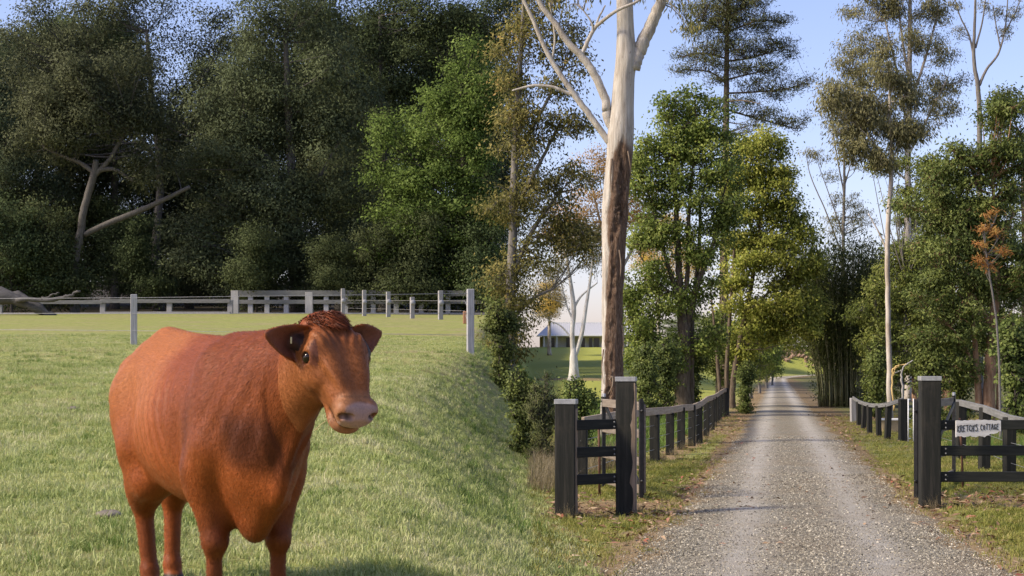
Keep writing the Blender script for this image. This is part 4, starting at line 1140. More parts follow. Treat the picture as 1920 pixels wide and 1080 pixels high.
# bamboo
def bamboo():
    d = 75.0; k = d / F
    O = on_ground(1596, d)
    root = empty('bamboo_clump', O, 'big dark clump of tall bamboo right of the drive', 'bamboo')
    r = np.random.default_rng(301)
    mb = MB(); C = []; D = []; L = []; v = []
    for i in range(190):
        a = r.uniform(0, 6.28); q = math.sqrt(r.uniform())
        bx = q * 1.5 * math.cos(a); by = q * 1.2 * math.sin(a)
        H = r.uniform(4.3, 7.8); lean = r.uniform(.06, .27) * (.4 + q)
        ox, oy = math.cos(a) * lean, math.sin(a) * lean
        t = np.linspace(0, 1, 9)
        P = np.stack([bx + ox * H * t ** 1.7 * .8, by + oy * H * t ** 1.7 * .8, H * (t - .12 * lean * t ** 3) - .1], 1)
        rad = .045 * r.uniform(.6, 1.15)
        mb.tube(P, np.linspace(rad, .006, 9), 6)
        nl = 300
        tt = r.uniform(.30, 1, nl) ** .8
        ii = np.clip(tt * 8, 0, 7.99); i0 = ii.astype(int); f = (ii - i0)[:, None]
        c = P[i0] * (1 - f) + P[i0 + 1] * f
        c = c + r.normal(size=(nl, 3)) * np.array([.26, .26, .18])
        C.append(c); dd = r.normal(size=(nl, 3)) * .5; dd[:, 2] -= .55; D.append(dd); L.append(r.uniform(.12, .26, nl)); v.append(np.clip(.3 * r.uniform() + .7 * r.uniform(size=nl), 0, 1))
    # low skirt foliage
    for i in range(60):
        a = r.uniform(0, 6.28); c0 = np.array([1.4 * math.cos(a), 1.3 * math.sin(a), r.uniform(.1, 1.9)])
        nl = 70
        C.append(c0 + r.normal(size=(nl, 3)) * .22); dd = r.normal(size=(nl, 3)) * .5; dd[:, 2] -= .3; D.append(dd); L.append(r.uniform(.08, .18, nl)); v.append(r.uniform(size=nl))
    mb.build('culms', simple('bamboo_culm', [(.3, (.07, .075, .035)), (.5, (.14, .14, .07)), (.75, (.27, .25, .15))], 3, .55, stretch=(3, 3, .4), bump_s=.1), root, True)
    C = np.vstack(C); D = np.vstack(D); L = np.concatenate(L); v = np.concatenate(v).astype(np.float32)
    V, Fq = leaf_quads(C, D, L, .22, r)
    link(bpy.data.objects.new('foliage', mesh_np('foliage', V, Fq, L_BAM, False, {'v': ('FACE', 'FLOAT', v)})), root)
bamboo()
# right hand gums
tree('tall_gum', 'tallest slender gum with wide airy crown on the right', 'tree', 84, 1703,
     [(1703, 780, 13), (1702, 600, 12), (1702, 440, 12), (1703, 300, 11), (1705, 180, 10), (1706, 60, 8), (1706, -80, 5)],
     [[(1704, 250, 6), (1685, 150, 5), (1660, 40, 3)], [(1705, 200, 6), (1735, 110, 5), (1760, 20, 3)], [(1704, 150, 5), (1690, 60, 4), (1680, -30, 3)], [(1704, 290, 5), (1740, 220, 4), (1775, 150, 2.5)], [(1703, 290, 5), (1660, 210, 4), (1610, 140, 2.5)], [(1703, 340, 4), (1640, 290, 3), (1590, 260, 2)]],
     [(1640, 20, 45, 30), (1700, 15, 50, 35), (1755, 30, 35, 30), (1610, 90, 35, 30), (1660, 100, 45, 30), (1720, 90, 40, 32), (1760, 100, 28, 28), (1620, 150, 45, 30), (1680, 170, 40, 30), (1740, 170, 40, 28), (1590, 210, 40, 28), (1650, 230, 45, 28), (1760, 210, 35, 25), (1605, 120, 35, 22), (1690, 240, 30, 22), (1780, 160, 28, 22), (1700, -40, 70, 30), (1640, -30, 50, 30)],
     40000, (.16, .26, .75), .30, B_GUM, L_GUM, 211, rs=(.35, .75), dense=.8)
tree('slim_gum', 'slim pale trunked gum standing beside the bamboo', 'tree', 52, 1666,
     [(1669, 770, 11.5), (1667, 680, 10.5), (1665, 560, 9.5), (1664, 460, 9.5), (1668, 380, 9), (1672, 300, 8), (1668, 200, 6), (1670, 120, 3)],
     [[(1667, 480, 3.5), (1650, 440, 3), (1628, 400, 1.8)], [(1670, 330, 5), (1640, 270, 4), (1600, 230, 2.5)], [(1671, 300, 4), (1700, 250, 3), (1720, 200, 2)]],
     [(1600, 190, 32, 25), (1640, 215, 35, 22), (1610, 245, 35, 20), (1660, 150, 35, 30), (1690, 200, 30, 25), (1640, 300, 35, 20), (1600, 290, 30, 20), (1670, 260, 30, 22), (1560, 180, 25, 18), (1710, 260, 28, 20)],
     20000, (.13, .26, .75), .24, B_GUM, L_GUM, 212, rs=(.28, .55), dense=.75)
tree('young_gum', 'thin young gum with sparse drooping leaves above the bamboo', 'tree', 84, 1580,
     [(1580, 770, 7), (1580, 600, 7), (1581, 450, 6), (1583, 340, 5), (1582, 250, 3)],
     [[(1580, 480, 3), (1550, 400, 2.4), (1520, 330, 1.8), (1510, 280, 1.2)], [(1580, 440, 3), (1560, 380, 2), (1535, 310, 1.2)], [(1582, 360, 3), (1565, 270, 2.2), (1560, 230, 1.4)], [(1583, 350, 3), (1600, 290, 2), (1610, 250, 1.2)]],
     [(1520, 285, 14, 14), (1535, 300, 12, 14), (1570, 195, 28, 16), (1560, 225, 22, 14), (1595, 265, 22, 22), (1580, 235, 20, 16), (1548, 330, 12, 12), (1600, 300, 18, 18), (1590, 390, 28, 30), (1560, 430, 20, 20), (1610, 420, 25, 25)],
     6500, (.13, .26, .8), .22, B_GREY, L_GUM, 213, rs=(.22, .45), dense=.8)
tree('bare_gum', 'bare grey branched gum against the sky at the upper right', 'tree', 78, 1838,
     [(1838, 770, 12), (1838, 500, 11), (1837, 300, 10), (1835, 180, 9), (1826, 110, 7), (1828, 30, 5), (1830, -60, 3)],
     [[(1828, 120, 4.5), (1818, 70, 3.5), (1800, 30, 2.4), (1788, -10, 1.6)], [(1829, 90, 4), (1842, 40, 3), (1850, -20, 2)], [(1836, 160, 6), (1850, 130, 5), (1872, 100, 4), (1885, 50, 3), (1890, -10, 2)], [(1876, 90, 3), (1868, 50, 2.4), (1862, 10, 1.6)], [(1885, 60, 3), (1905, 20, 2), (1920, -20, 1.4)]],
     [(1870, 20, 14, 16), (1885, 60, 10, 14), (1790, 10, 12, 14), (1845, 10, 12, 14), (1905, 20, 16, 18), (1800, 60, 10, 12)], 2200, (.12, .25, .8), .2, B_GREY, L_GUM, 214, rs=(.2, .4), dense=.6)
dn_ = tree('dense_tree', 'broad dark green tree filling the right side above the name board', 'tree', 50, 1850,
     [(1853, 770, 24), (1856, 700, 22), (1862, 620, 19), (1868, 520, 14), (1865, 420, 9), (1860, 320, 5)],
     [[(1836, 770, 14), (1832, 700, 12), (1826, 620, 9), (1810, 520, 6)], [(1862, 620, 9), (1830, 560, 7), (1780, 520, 4)], [(1866, 520, 8), (1820, 450, 6), (1770, 400, 3)], [(1868, 480, 8), (1900, 400, 5)], [(1828, 700, 6), (1810, 650, 5), (1780, 610, 3)], [(1872, 770, 9), (1874, 690, 7), (1885, 600, 5)]],
     [(1830, 290, 45, 40), (1890, 300, 45, 45), (1780, 330, 45, 35), (1850, 370, 55, 40), (1740, 380, 40, 35), (1800, 410, 50, 40), (1880, 430, 45, 45), (1760, 460, 50, 40), (1840, 490, 50, 40), (1790, 530, 50, 38), (1870, 560, 50, 40), (1750, 560, 40, 35), (1820, 600, 50, 35), (1780, 640, 40, 30), (1890, 640, 40, 35), (1910, 500, 35, 50), (1745, 630, 30, 25), (1800, 690, 30, 22), (1860, 230, 30, 30), (1905, 220, 35, 40)],
     62000, (.11, .42, .35), .20, B_RED, L_DEN, 215, rs=(.28, .6))
tree('bright_bush_tree', 'fresh green leafy tree behind the slim gum trunk', 'tree', 60, 1700,
     [(1690, 770, 9), (1692, 700, 8), (1697, 620, 7), (1700, 520, 5)], [[(1694, 660, 4), (1670, 610, 3), (1640, 590, 2)], [(1697, 600, 4), (1725, 550, 3), (1740, 520, 2)]],
     [(1640, 595, 35, 28), (1690, 570, 40, 30), (1720, 520, 35, 30), (1655, 640, 40, 28), (1700, 640, 40, 30), (1640, 690, 35, 25), (1720, 590, 35, 30), (1690, 490, 35, 28), (1735, 470, 30, 28), (1665, 540, 30, 25), (1700, 690, 35, 22), (1640, 730, 30, 15), (1745, 690, 28, 25), (1660, 310, 30, 14), (1720, 320, 40, 22), (1710, 380, 38, 28)],
     38000, (.115, .4, .35), .22, B_GREY, L_BRO, 216, rs=(.28, .6))
tree('orange_sapling', 'thin sapling with orange young leaves at the right edge', 'tree', 40, 1872,
     [(1876, 800, 5), (1874, 700, 4.5), (1868, 600, 4), (1856, 520, 3.4), (1846, 450, 3), (1848, 420, 2)], [[(1850, 480, 2), (1864, 460, 1.5), (1876, 440, 1)], [(1848, 440, 1.6), (1862, 420, 1.2), (1870, 400, .9)]],
     [(1845, 425, 8, 10), (1862, 402, 10, 8), (1838, 490, 12, 8), (1855, 500, 12, 8), (1868, 440, 8, 10), (1842, 455, 8, 8), (1880, 470, 10, 10)], 900, (.13, .2, .1), .10, B_GREY, L_ORA, 217, rs=(.08, .14), twigs=False)
copy_src = tree('edge_tree', 'dark leafy tree closing the right edge of the picture', 'tree', 64, 1925,
     [(1925, 780, 16), (1922, 600, 14), (1920, 400, 10), (1915, 250, 6)], [[(1921, 500, 7), (1890, 420, 5)]],
     [(1905, 260, 35, 40), (1915, 340, 40, 40), (1900, 420, 35, 40), (1920, 520, 40, 50), (1905, 620, 40, 40), (1925, 700, 40, 35), (1880, 200, 25, 30)], 14000, (.12, .45, .35), .26, B_BROWN, L_DEN, 218, rs=(.35, .7), twigs=False)
copy_tree(dn_, 1782, 66, 'dark green tree filling the gap behind the tallest gum', 2.2, 1.0, group='dense trees on the right')
copy_tree(dn_, 1715, 88, 'dark green tree far behind the slim gum', 4.0, 1.0, group='dense trees on the right')
# low bushes near the fences
b1 = tree('small_bush', 'dark leafed bush behind the outer left gate post', 'shrub', 30, 1082,
     [(1082, 800, 3), (1080, 770, 2.4), (1078, 740, 1.6)], [[(1082, 780, 2), (1100, 755, 1.2)]], [(1076, 728, 15, 14), (1092, 745, 18, 14), (1075, 755, 18, 14), (1105, 765, 16, 14), (1088, 780, 20, 14), (1078, 798, 22, 12), (1098, 800, 18, 12), (1082, 825, 22, 14), (1095, 850, 20, 14), (1072, 855, 18, 12)], 6500, (.055, .6, .3), .085, B_DARK, L_DEN, 219, rs=(.08, .15), bsc=1.1)
tree('feathery_shrub', 'feathery dark green shrub at the left edge behind the gate post', 'shrub', 29, 1018,
     [(1018, 830, 3), (1018, 780, 2.4), (1022, 730, 1.6)], [[(1018, 800, 1.6), (1005, 750, 1)], [(1019, 790, 1.6), (1034, 740, 1)]], [(1024, 722, 8, 20), (1010, 745, 12, 22), (1030, 752, 12, 18), (1018, 780, 20, 18), (1000, 775, 14, 20), (1036, 780, 14, 15), (1015, 815, 20, 18), (1030, 845, 16, 14), (1005, 850, 16, 14)], 5600, (.075, .16, -.4), .08, B_DARK, L_PIN, 220, rs=(.07, .14))
for i, (px, d, s, lab) in enumerate(((975, 30, 1.0, 'bush on the bank between paddock and drive'), (938, 44, 1.5, 'bush at the paddock corner beyond the bank'), (940, 60, 2.0, 'large bush under the olive tree'), (1215, 50, 1.5, 'low bush behind the left drive fence'), (1250, 54, 1.7, 'low bush below the spreading tree'), (1300, 66, 1.8, 'low bush at the foot of the double trunk'), (1398, 63, 1.3, 'shaded low bush at the fence end'), (1640, 58, 1.7, 'low bush at the foot of the bamboo'), (1735, 50, 1.7, 'low bush behind the right gate post'), (1790, 52, 1.8, 'low bush below the dense right hand tree'), (1905, 44, 2.0, 'low bush at the right edge behind the wing'))):
    copy_tree(b1, px, d, lab, .7 * i, s, group='low bushes along the fences')
# ---------------------------------------------------------------- the big gum in front
def gum_material():
    m, nt, b = newmat('big_gum_bark')
    big = noise(nt, coord(nt, 'Object', (3.2, 3.2, .5)), 2.6, 8, .68, .5)
    fine = noise(nt, coord(nt, 'Object', (9, 9, 1.3)), 3.6, 10, .78, 1.0)
    pale = ramp(nt, big, [(.25, (.24, .20, .155)), (.42, (.38, .335, .275)), (.56, (.48, .44, .375)), (.7, (.56, .525, .465))])
    brown = ramp(nt, fine, [(.35, (.03, .017, .010)), (.45, (.15, .088, .054)), (.56, (.29, .195, .13)), (.70, (.45, .36, .27))])
    a = N(nt, 'ShaderNodeAttribute', attribute_name='brown').outputs['Fac']
    streak = noise(nt, coord(nt, 'Object', (16, 16, .5)), 2.0, 5, .6)
    pale = mix(nt, .55, pale, ramp(nt, streak, [(.3, .55), (.65, 1.2)]), 'MULTIPLY')
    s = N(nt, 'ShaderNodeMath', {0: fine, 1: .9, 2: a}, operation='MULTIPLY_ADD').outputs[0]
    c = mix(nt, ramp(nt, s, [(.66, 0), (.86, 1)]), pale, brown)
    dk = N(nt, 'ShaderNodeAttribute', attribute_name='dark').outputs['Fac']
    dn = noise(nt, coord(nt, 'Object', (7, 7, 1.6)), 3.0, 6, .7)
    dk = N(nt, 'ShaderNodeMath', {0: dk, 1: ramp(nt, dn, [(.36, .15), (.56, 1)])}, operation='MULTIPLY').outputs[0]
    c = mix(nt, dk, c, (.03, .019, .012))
    spots = noise(nt, coord(nt, 'Object', (5, 5, 3)), 2.4, 2)
    c = mix(nt, ramp(nt, spots, [(.70, 0), (.73, .6)]), c, (.16, .12, .09))
    nt.links.new(c, b.inputs['Base Color'])
    b.inputs['Roughness'].default_value = .8
    b.inputs['Specular IOR Level'].default_value = .2
    h = mix(nt, ramp(nt, s, [(.6, .15), (.9, 1)]), (0.5, .5, .5), fine)
    bump(nt, b, h, 1.0, .12)
    return m

def big_gum():
    d = 38.0; k = d / F
    O = on_ground(1150, d)
    root = empty('big_gum', O, 'big pale gum tree with torn brown bark down its trunk behind the left gate posts', 'tree')
    mat = gum_material()
    C = [(1150, 830, 54), (1150, 800, 49), (1149, 740, 45), (1149, 690, 43), (1148, 640, 42), (1148, 560, 43), (1150, 500, 46), (1152, 430, 50), (1154, 380, 52), (1158, 330, 51), (1162, 285, 52), (1164, 245, 52), (1167, 200, 46), (1170, 150, 42), (1174, 110, 42), (1173, 60, 35), (1171, 0, 33), (1168, -70, 30), (1160, -200, 24), (1165, -330, 16)]
    R = spline(C, 300)
    nth = 64
    th = np.linspace(-np.pi, np.pi, nth, endpoint=False)
    r = np.random.default_rng(5)
    V = []; br = []; dk = []
    ph = r.uniform(0, 6.28, 6); prev = np.zeros(nth)
    for (px, py, w) in R:
        cx = (px - 960) * k - O.x; cz = CAMZ - (py - HOR) * k - O.z; rad = w * k / 2 * .93
        tc = np.interp(py, [285, 320, 370, 410, 440, 500, 560, 640, 700, 770], [.15, .30, .30, .20, .0, .05, -.3, -.42, -.5, -.5])
        wd = np.interp(py, [255, 290, 330, 400, 440, 470, 560, 640, 700, 800], [.05, .2, .36, .30, .2, .16, .16, .14, .17, .2])
        dp = np.interp(py, [255, 290, 330, 400, 445, 470, 560, 640, 700, 800], [0, .035, .06, .05, .02, .018, .022, .018, .025, .035])
        ww = wd * (1 + .25 * math.sin(py * .05) + .12 * math.sin(py * .13))
        tcj = tc + .08 * math.sin(py * .035 + 1) + .04 * math.sin(py * .08)
        dth = (th - tcj + np.pi) % (2 * np.pi) - np.pi
        g = np.exp(-(dth / ww) ** 2)
        lip = np.exp(-((np.abs(dth) - ww * 1.9) / (.5 * ww + .02)) ** 2)
        fl = 1 + .22 * np.exp(-max(cz, 0) / .5) * (1 + .35 * np.sin(th * 5 + 1))
        rough = .012 * np.sin(th * 7 + ph[0] + py * .02) + .010 * np.sin(th * 13 + ph[1] - py * .035) + .02 * np.sin(th * 2 + ph[2] + py * .008) + .008 * np.sin(th * 5 + py * .11)
        low = float(sstep(240, 420, np.array(py)))
        rr = rad * fl * (1 + rough * (.6 + low)) - dp * g + .012 * lip * (dp > .01) * low
        jag = r.normal(size=nth) * .018 * low * (.25 + np.exp(-(dth / (ww * 2.2)) ** 2))
        jag = .5 * jag + .25 * np.roll(jag, 1) + .25 * np.roll(jag, -1)
        prev = .72 * prev + jag
        rr = np.maximum(rr + prev, rad * .35)
        V.append(np.stack([cx + rr * np.sin(th), -rr * np.cos(th), np.full(nth, cz)], 1))
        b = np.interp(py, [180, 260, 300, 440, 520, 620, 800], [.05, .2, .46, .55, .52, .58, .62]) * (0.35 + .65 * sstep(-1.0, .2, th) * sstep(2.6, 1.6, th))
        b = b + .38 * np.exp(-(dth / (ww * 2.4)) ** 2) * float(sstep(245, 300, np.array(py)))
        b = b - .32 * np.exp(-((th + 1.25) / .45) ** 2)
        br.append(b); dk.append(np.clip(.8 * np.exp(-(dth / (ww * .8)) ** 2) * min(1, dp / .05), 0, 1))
    n = len(R)
    V = np.vstack(V)
    i = np.arange(n - 1)[:, None] * nth; j = np.arange(nth)[None, :]; kk = (j + 1) % nth
    Q = np.stack([i + j, i + kk, i + nth + kk, i + nth + j], -1).reshape(-1, 4)
    mb = MB(); mb.add(V, Q)
    limbs = [[(1186, 128, 30), (1196, 100, 27), (1210, 70, 25), (1228, 30, 22), (1243, -5, 20), (1258, -60, 16), (1290, -130, 11), (1330, -190, 6)],
             [(1148, 240, 20), (1138, 215, 18), (1135, 185, 16), (1112, 135, 15), (1090, 105, 14), (1065, 80, 12.5), (1042, 45, 11), (1015, 10, 10), (985, -40, 7), (940, -80, 4)],
             [(1090, 103, 8), (1103, 75, 7.5), (1118, 50, 7), (1152, 30, 6, -.5), (1190, 14, 5, -.6), (1215, -5, 3, -.6)], [(1117, 52, 4.5), (1122, 35, 4), (1135, 10, 2.6)], [(1112, 62, 4), (1108, 40, 3.4), (1085, 8, 2)],
             [(1146, 272, 15), (1135, 257, 12.5), (1105, 215, 12), (1075, 175, 11), (1035, 115, 9.5), (1015, 75, 8.5), (997, 32, 7.5), (970, -20, 6), (930, -70, 3)],
             [(1072, 178, 6), (1050, 168, 6), (1030, 162, 5.5), (997, 161, 5), (960, 170, 3)], [(1035, 113, 5), (1040, 80, 4), (1038, 50, 3.4), (1030, 5, 2)],
             [(1168, -60, 16), (1130, -120, 11), (1090, -180, 6)], [(1166, -120, 14), (1200, -190, 10), (1230, -260, 5)]]
    nv0 = mb.n
    samples = []
    for path in limbs:
        A = np.array([[(q[0] - 960) * k - O.x, (q[3] if len(q) > 3 else 0.0), CAMZ - (q[1] - HOR) * k - O.z, q[2] * k / 2] for q in path])
        S = spline(A, len(path) * 6)
        S[:, :3] += r.normal(size=(len(S), 3)) * .06 * S[:, 3:4]
        mb.tube(S[:, :3], S[:, 3], 14); samples.append(S[len(S) // 2:])
    extra = mb.n - nv0
    br = np.concatenate([np.concatenate(br), r.uniform(.02, .14, extra)]).astype(np.float32)
    dk = np.concatenate([np.concatenate(dk), np.zeros(extra)]).astype(np.float32)
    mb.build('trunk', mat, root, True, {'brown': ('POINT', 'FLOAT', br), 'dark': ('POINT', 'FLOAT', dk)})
    # hanging sprays of leaves, most of the crown stands above the picture
    samples = np.vstack(samples)
    C = []; D = []; L = []; v = []; tw = MB()
    spr = [(1262, 8), (1280, 14), (1295, 4), (1272, -8), (1240, -14), (1305, -10), (1060, 2), (1085, -4), (1105, 4), (1045, -8), (1035, 4), (1296, 40), (1290, 62), (1283, 78)]
    spr += [(float(q[0]), float(q[1])) for q in np.stack([r.uniform(900, 1420, 70), r.uniform(-330, -20, 70)], 1)]
    for (px, py) in spr:
        c0 = np.array([(px - 960) * k - O.x, r.normal(0, .7), CAMZ - (py - HOR) * k - O.z])
        a = samples[np.argmin(np.linalg.norm(samples[:, :3] - c0, axis=1) + r.uniform(0, .3, len(samples)))]
        tw.tube(spline([a[:3], (a[:3] + c0) / 2 + np.array([0, 0, .15]), c0], 6), np.linspace(.018, .005, 6), 5, cap=False)
        nl = 46
        C.append(c0 + r.normal(size=(nl, 3)) * np.array([.13, .2, .11])); dd = r.normal(size=(nl, 3)) * .35; dd[:, 2] -= 1; D.append(dd); L.append(r.uniform(.09, .17, nl)); v.append(r.uniform(size=nl))
    tw.build('twigs', B_GREY, root, True)['kind'] = 'stuff'
    C = np.vstack(C); D = np.vstack(D); L = np.concatenate(L); v = np.concatenate(v).astype(np.float32)
    V, Fq = leaf_quads(C, D, L, .24, r)
    link(bpy.data.objects.new('crown', mesh_np('crown', V, Fq, L_OLI, False, {'v': ('FACE', 'FLOAT', v)})), root)
    # peeling bark ribbons
    M_RIB = timber('peeling_bark', (.13, .085, .055), (.26, .19, .13), (.42, .35, .27))
    ribs = [[(1176, 286), (1180, 310), (1183, 338)], [(1146, 300), (1143, 335), (1144, 360)], [(1142, 712), (1147, 705), (1147, 722), (1139, 738)], [(1166, 610), (1168, 640), (1166, 668)], [(1131, 655), (1128, 690), (1131, 720)], [(1160, 470), (1163, 500), (1161, 525)]]
    for q in ribs:
        rad = np.interp(q[0][1], [p[1] for p in sorted([(a[1], a[1]) for a in C[:0]] + [(0, 0), (1, 1)])], [0, 1]) if False else .30
        pts = []
        for i_, (px, py) in enumerate(q):
            cxp = np.interp(py, [230, 285, 430, 560, 800], [1164, 1162, 1152, 1148, 1150]); wp = np.interp(py, [230, 285, 430, 560, 800], [52, 52, 50, 43, 49]) / 2
            u = np.clip((px - cxp) / wp, -.97, .97)
            yy = -wp * k * math.sqrt(1 - u * u) - .012 - .018 * math.sin(i_ * 1.4)
            pts.append((((px - 960) * k - O.x), yy, CAMZ - (py - HOR) * k - O.z))
        S = spline(pts, 14); wv = np.linspace(.022, .006, 14) * r.uniform(.7, 1.4)
        Vr = np.vstack([S + np.stack([wv, np.full(14, .006), wv * 0], 1), S - np.stack([wv, np.full(14, -.006), wv * 0], 1), S + np.stack([wv * .2, np.full(14, -.014), wv * 0], 1)])
        Qr = [(i_, i_ + 1, 29 + i_, 28 + i_) for i_ in range(13)] + [(28 + i_, 29 + i_, 15 + i_, 14 + i_) for i_ in range(13)]
        MB().add(Vr, Qr).build('bark_strip', M_RIB, root, True)
big_gum()
# ---------------------------------------------------------------- the cow
def build_cow():
    hx_, hy_ = .48, -.877
    Hd = math.hypot(hx_, hy_); hx_ /= Hd; hy_ /= Hd
    CX, CY = -1.63, 8.98
    S = 1.0
    gzc = gz(CX, CY)
    SCL = 1.03
    root = empty('cow', (CX, CY, gzc - .025), 'red brown polled cow standing in the paddock looking to the right', 'cow', rz=math.atan2(hy_, hx_))
    root.scale = (SCL, SCL, SCL)
    h = .0074
    lo = np.array([-1.16, -.58, -.04]); hi = np.array([1.80, .58, 1.62])
    n = np.ceil((hi - lo) / h).astype(int)
    ax = [lo[i] + h * np.arange(n[i]) for i in range(3)]
    Fd = np.full(tuple(n), 1.0, np.float32)
    def region(bmin, bmax):
        sl = []
        for i in range(3):
            a = int(np.clip(math.floor((bmin[i] - lo[i]) / h), 0, n[i])); b = int(np.clip(math.ceil((bmax[i] - lo[i]) / h) + 1, 0, n[i]))
            sl.append(slice(a, b))
        X, Y, Z = np.meshgrid(ax[0][sl[0]], ax[1][sl[1]], ax[2][sl[2]], indexing='ij')
        return tuple(sl), X.astype(np.float32), Y.astype(np.float32), Z.astype(np.float32)
    def smin(a, b, k):
        q = np.maximum(k - np.abs(a - b), 0) / k
        return np.minimum(a, b) - q * q * k * .25
    def apply(fn, bmin, bmax, k, sub=False):
        m = k + .03
        sl, X, Y, Z = region(np.array(bmin) - m, np.array(bmax) + m)
        dd = fn(X, Y, Z)
        if sub: Fd[sl] = -smin(-Fd[sl], dd, k)
        else: Fd[sl] = smin(Fd[sl], dd, k)
    def cap(a, b, ra, rb, k=.05, sq=None, sub=False):
        """rounded cone a->b; sq = (axis, factor) squashes across an axis"""
        a = np.array(a, float); b = np.array(b, float); R = max(ra, rb) * (1.0 if sq is None else max(1, 1 / min(sq)))
        ba = b - a; L2 = float(ba @ ba) + 1e-9
        s = np.array(sq if sq is not None else (1, 1, 1), float)
        def fn(X, Y, Z):
            px, py, pz = X - a[0], Y - a[1], Z - a[2]
            t = np.clip((px * ba[0] + py * ba[1] + pz * ba[2]) / L2, 0, 1)
            q = np.sqrt(((px - ba[0] * t) * s[0]) ** 2 + ((py - ba[1] * t) * s[1]) ** 2 + ((pz - ba[2] * t) * s[2]) ** 2)
            return q - (ra + (rb - ra) * t)
        apply(fn, np.minimum(a, b) - R, np.maximum(a, b) + R, k, sub)
    def ell(c, R, M=None, k=.04, sub=False):
        c = np.array(c, float); R = np.array(R, float)
        M = np.eye(3) if M is None else np.array(M, float)   # rows: local axes
        def fn(X, Y, Z):
            p = np.stack([X - c[0], Y - c[1], Z - c[2]], -1) @ M.T.astype(np.float32)
            q = np.sqrt(((p / R) ** 2).sum(-1))
            return (q - 1) * R.min() * (1 if not sub else 1)
        m = R.max()
        apply(fn, c - m, c + m, k, sub)
    # --- trunk of the body: loft of super ellipses along X
    sec = np.array([  # x, top, bottom, half width
        [-1.02, 1.10, .98, .05], [-.98, 1.24, .86, .14], [-.90, 1.30, .74, .19], [-.78, 1.37, .68, .23], [-.62, 1.40, .65, .25], [-.42, 1.36, .59, .275],
        [-.15, 1.325, .55, .305], [.12, 1.32, .52, .325], [.36, 1.32, .515, .305], [.52, 1.335, .47, .28], [.64, 1.335, .44, .25], [.76, 1.315, .435, .225], [.86, 1.29, .49, .205],
        [.96, 1.24, .56, .185], [1.04, 1.18, .68, .14], [1.10, 1.06, .75, .08]])
    def body(X, Y, Z):
        x = X[:, 0, 0]
        from_ = [np.interp(x, sec[:, 0], sec[:, i]) * (.95 if i == 3 else 1) for i in (1, 2, 3)]
        kern = np.array([1, 4, 6, 4, 1.]) / 16
        t, b, w = [np.convolve(np.pad(f, 8, mode='edge'), np.ones(9) / 9, 'same')[8:-8] for f in from_]
        c = (.52 * t + .48 * b)[:, None, None]; hu = (t[:, None, None] - c); hd = (c - b[:, None, None]); w = w[:, None, None]
        dz = Z - c
        hz_ = np.where(dz > 0, hu, hd)
        zn = np.abs(dz) / hz_
        # the back is narrower than the belly
        wz = w * np.clip(1.0 - .20 * np.clip(dz / hu, 0, 1) ** 1.5 - (.45 * sstep(.45, .75, X)) * np.clip(-dz / hd, 0, 1) ** 1.3, .3, 1)
        q = (np.abs(Y) / wz) ** 2.25 + zn ** 2.25
        q = q ** (1 / 2.25)
        return (q - 1) * np.minimum(wz, hz_) * .85
    sl, X, Y, Z = region((-1.06, -.5, .35), (1.14, .5, 1.5))
    bd = body(X, Y, Z)
    endc = np.maximum(-(X + 1.02), X - 1.10)
    Fd[sl] = np.minimum(Fd[sl], np.maximum(bd, endc))
    # hips, pins, shoulder blades, spine
    for s in (-1, 1):
        ell((-.93, s * .11, 1.16), (.07, .05, .08), k=.10)
        lx = .035 if s > 0 else 0.0
        cap((.58, s * .12, 1.22), (.70, s * .165, .84), .075, .095, .10)         # shoulder
        cap((.70, s * .165 + lx * .5, .84), (.57, s * .170 + lx, .68), .098, .100, .08)
        ell((.575, s * .205, .80), (.13, .055, .13), k=.05)
        cap((.58, s * .180 + lx, .72), (.63, s * .150 + lx * .6, .385), .100, .053, .07)       # forearm
        ell((.635, s * .150 + lx * .6, .385), (.064, .058, .072), k=.025)                 # knee
        cap((.63, s * .150 + lx * .6, .36), (.63, s * .150 + lx * .6, .13), .038, .036, .02)
        ell((.635, s * .150 + lx * .6, .12), (.056, .052, .05), k=.03)
        cap((.645, s * .150 + lx * .6, .08), (.665, s * .150 + lx * .6, .03), .052, .062, .02)
        cap((.40, s * .335, 1.16), (.47, s * .30, .64), .03, .03, .07, sub=True)      # crease behind the shoulder
        ell((-.40, s * .345, 1.10), (.14, .07, .10), k=.12, sub=True)                  # flank hollow
        cap((-.34, s * .30, .98), (-.40, s * .27, .66), .028, .028, .06, sub=True)    # stifle crease
        # hind leg
        hxo = .12 if s < 0 else -.12
        cap((-.66, s * .12, 1.05), (-.52, s * .155, .78), .155, .115, .12)
        cap((-.52 + hxo * .4, s * .155, .80), (-.70 + hxo, s * .125, .52), .11, .066, .10)
        cap((-.86, s * .11, .95), (-.76 + hxo, s * .12, .56), .10, .06, .12)
        ell((-.755 + hxo, s * .12, .50), (.072, .052, .075), k=.05)
        cap((-.75 + hxo, s * .12, .48), (-.70 + hxo, s * .10, .14), .050, .041, .04)
        ell((-.695 + hxo, s * .10, .12), (.053, .048, .05), k=.03)
        cap((-.69 + hxo, s * .10, .08), (-.66 + hxo, s * .10, .03), .050, .060, .02)
        for sx, zc in ((.67, .150), (-.655 + hxo, .10)):
            ell((sx + .055, s * zc, .025), (.006, .006, .05), k=.006, sub=True)
    cap((-.55, 0, 1.37), (.6, 0, 1.29), .035, .035, .10)
    # neck
    cap((.62, 0, 1.185), (1.26, .08, 1.30), .14, .10, .12)
    cap((.72, 0, 1.02), (1.28, .07, 1.20), .27, .135, .12, (1, 1.25, 1))
    cap((.86, 0, .78), (1.22, .06, 1.10), .19, .10, .12, (1, 1.35, 1))
    cap((.95, 0, .68), (.79, 0, .50), .10, .07, .10, (1, 1.6, 1))            # brisket fold
    cap((1.05, 0, .66), (1.20, .05, 1.0), .06, .05, .08, (1, 2.2, 1))
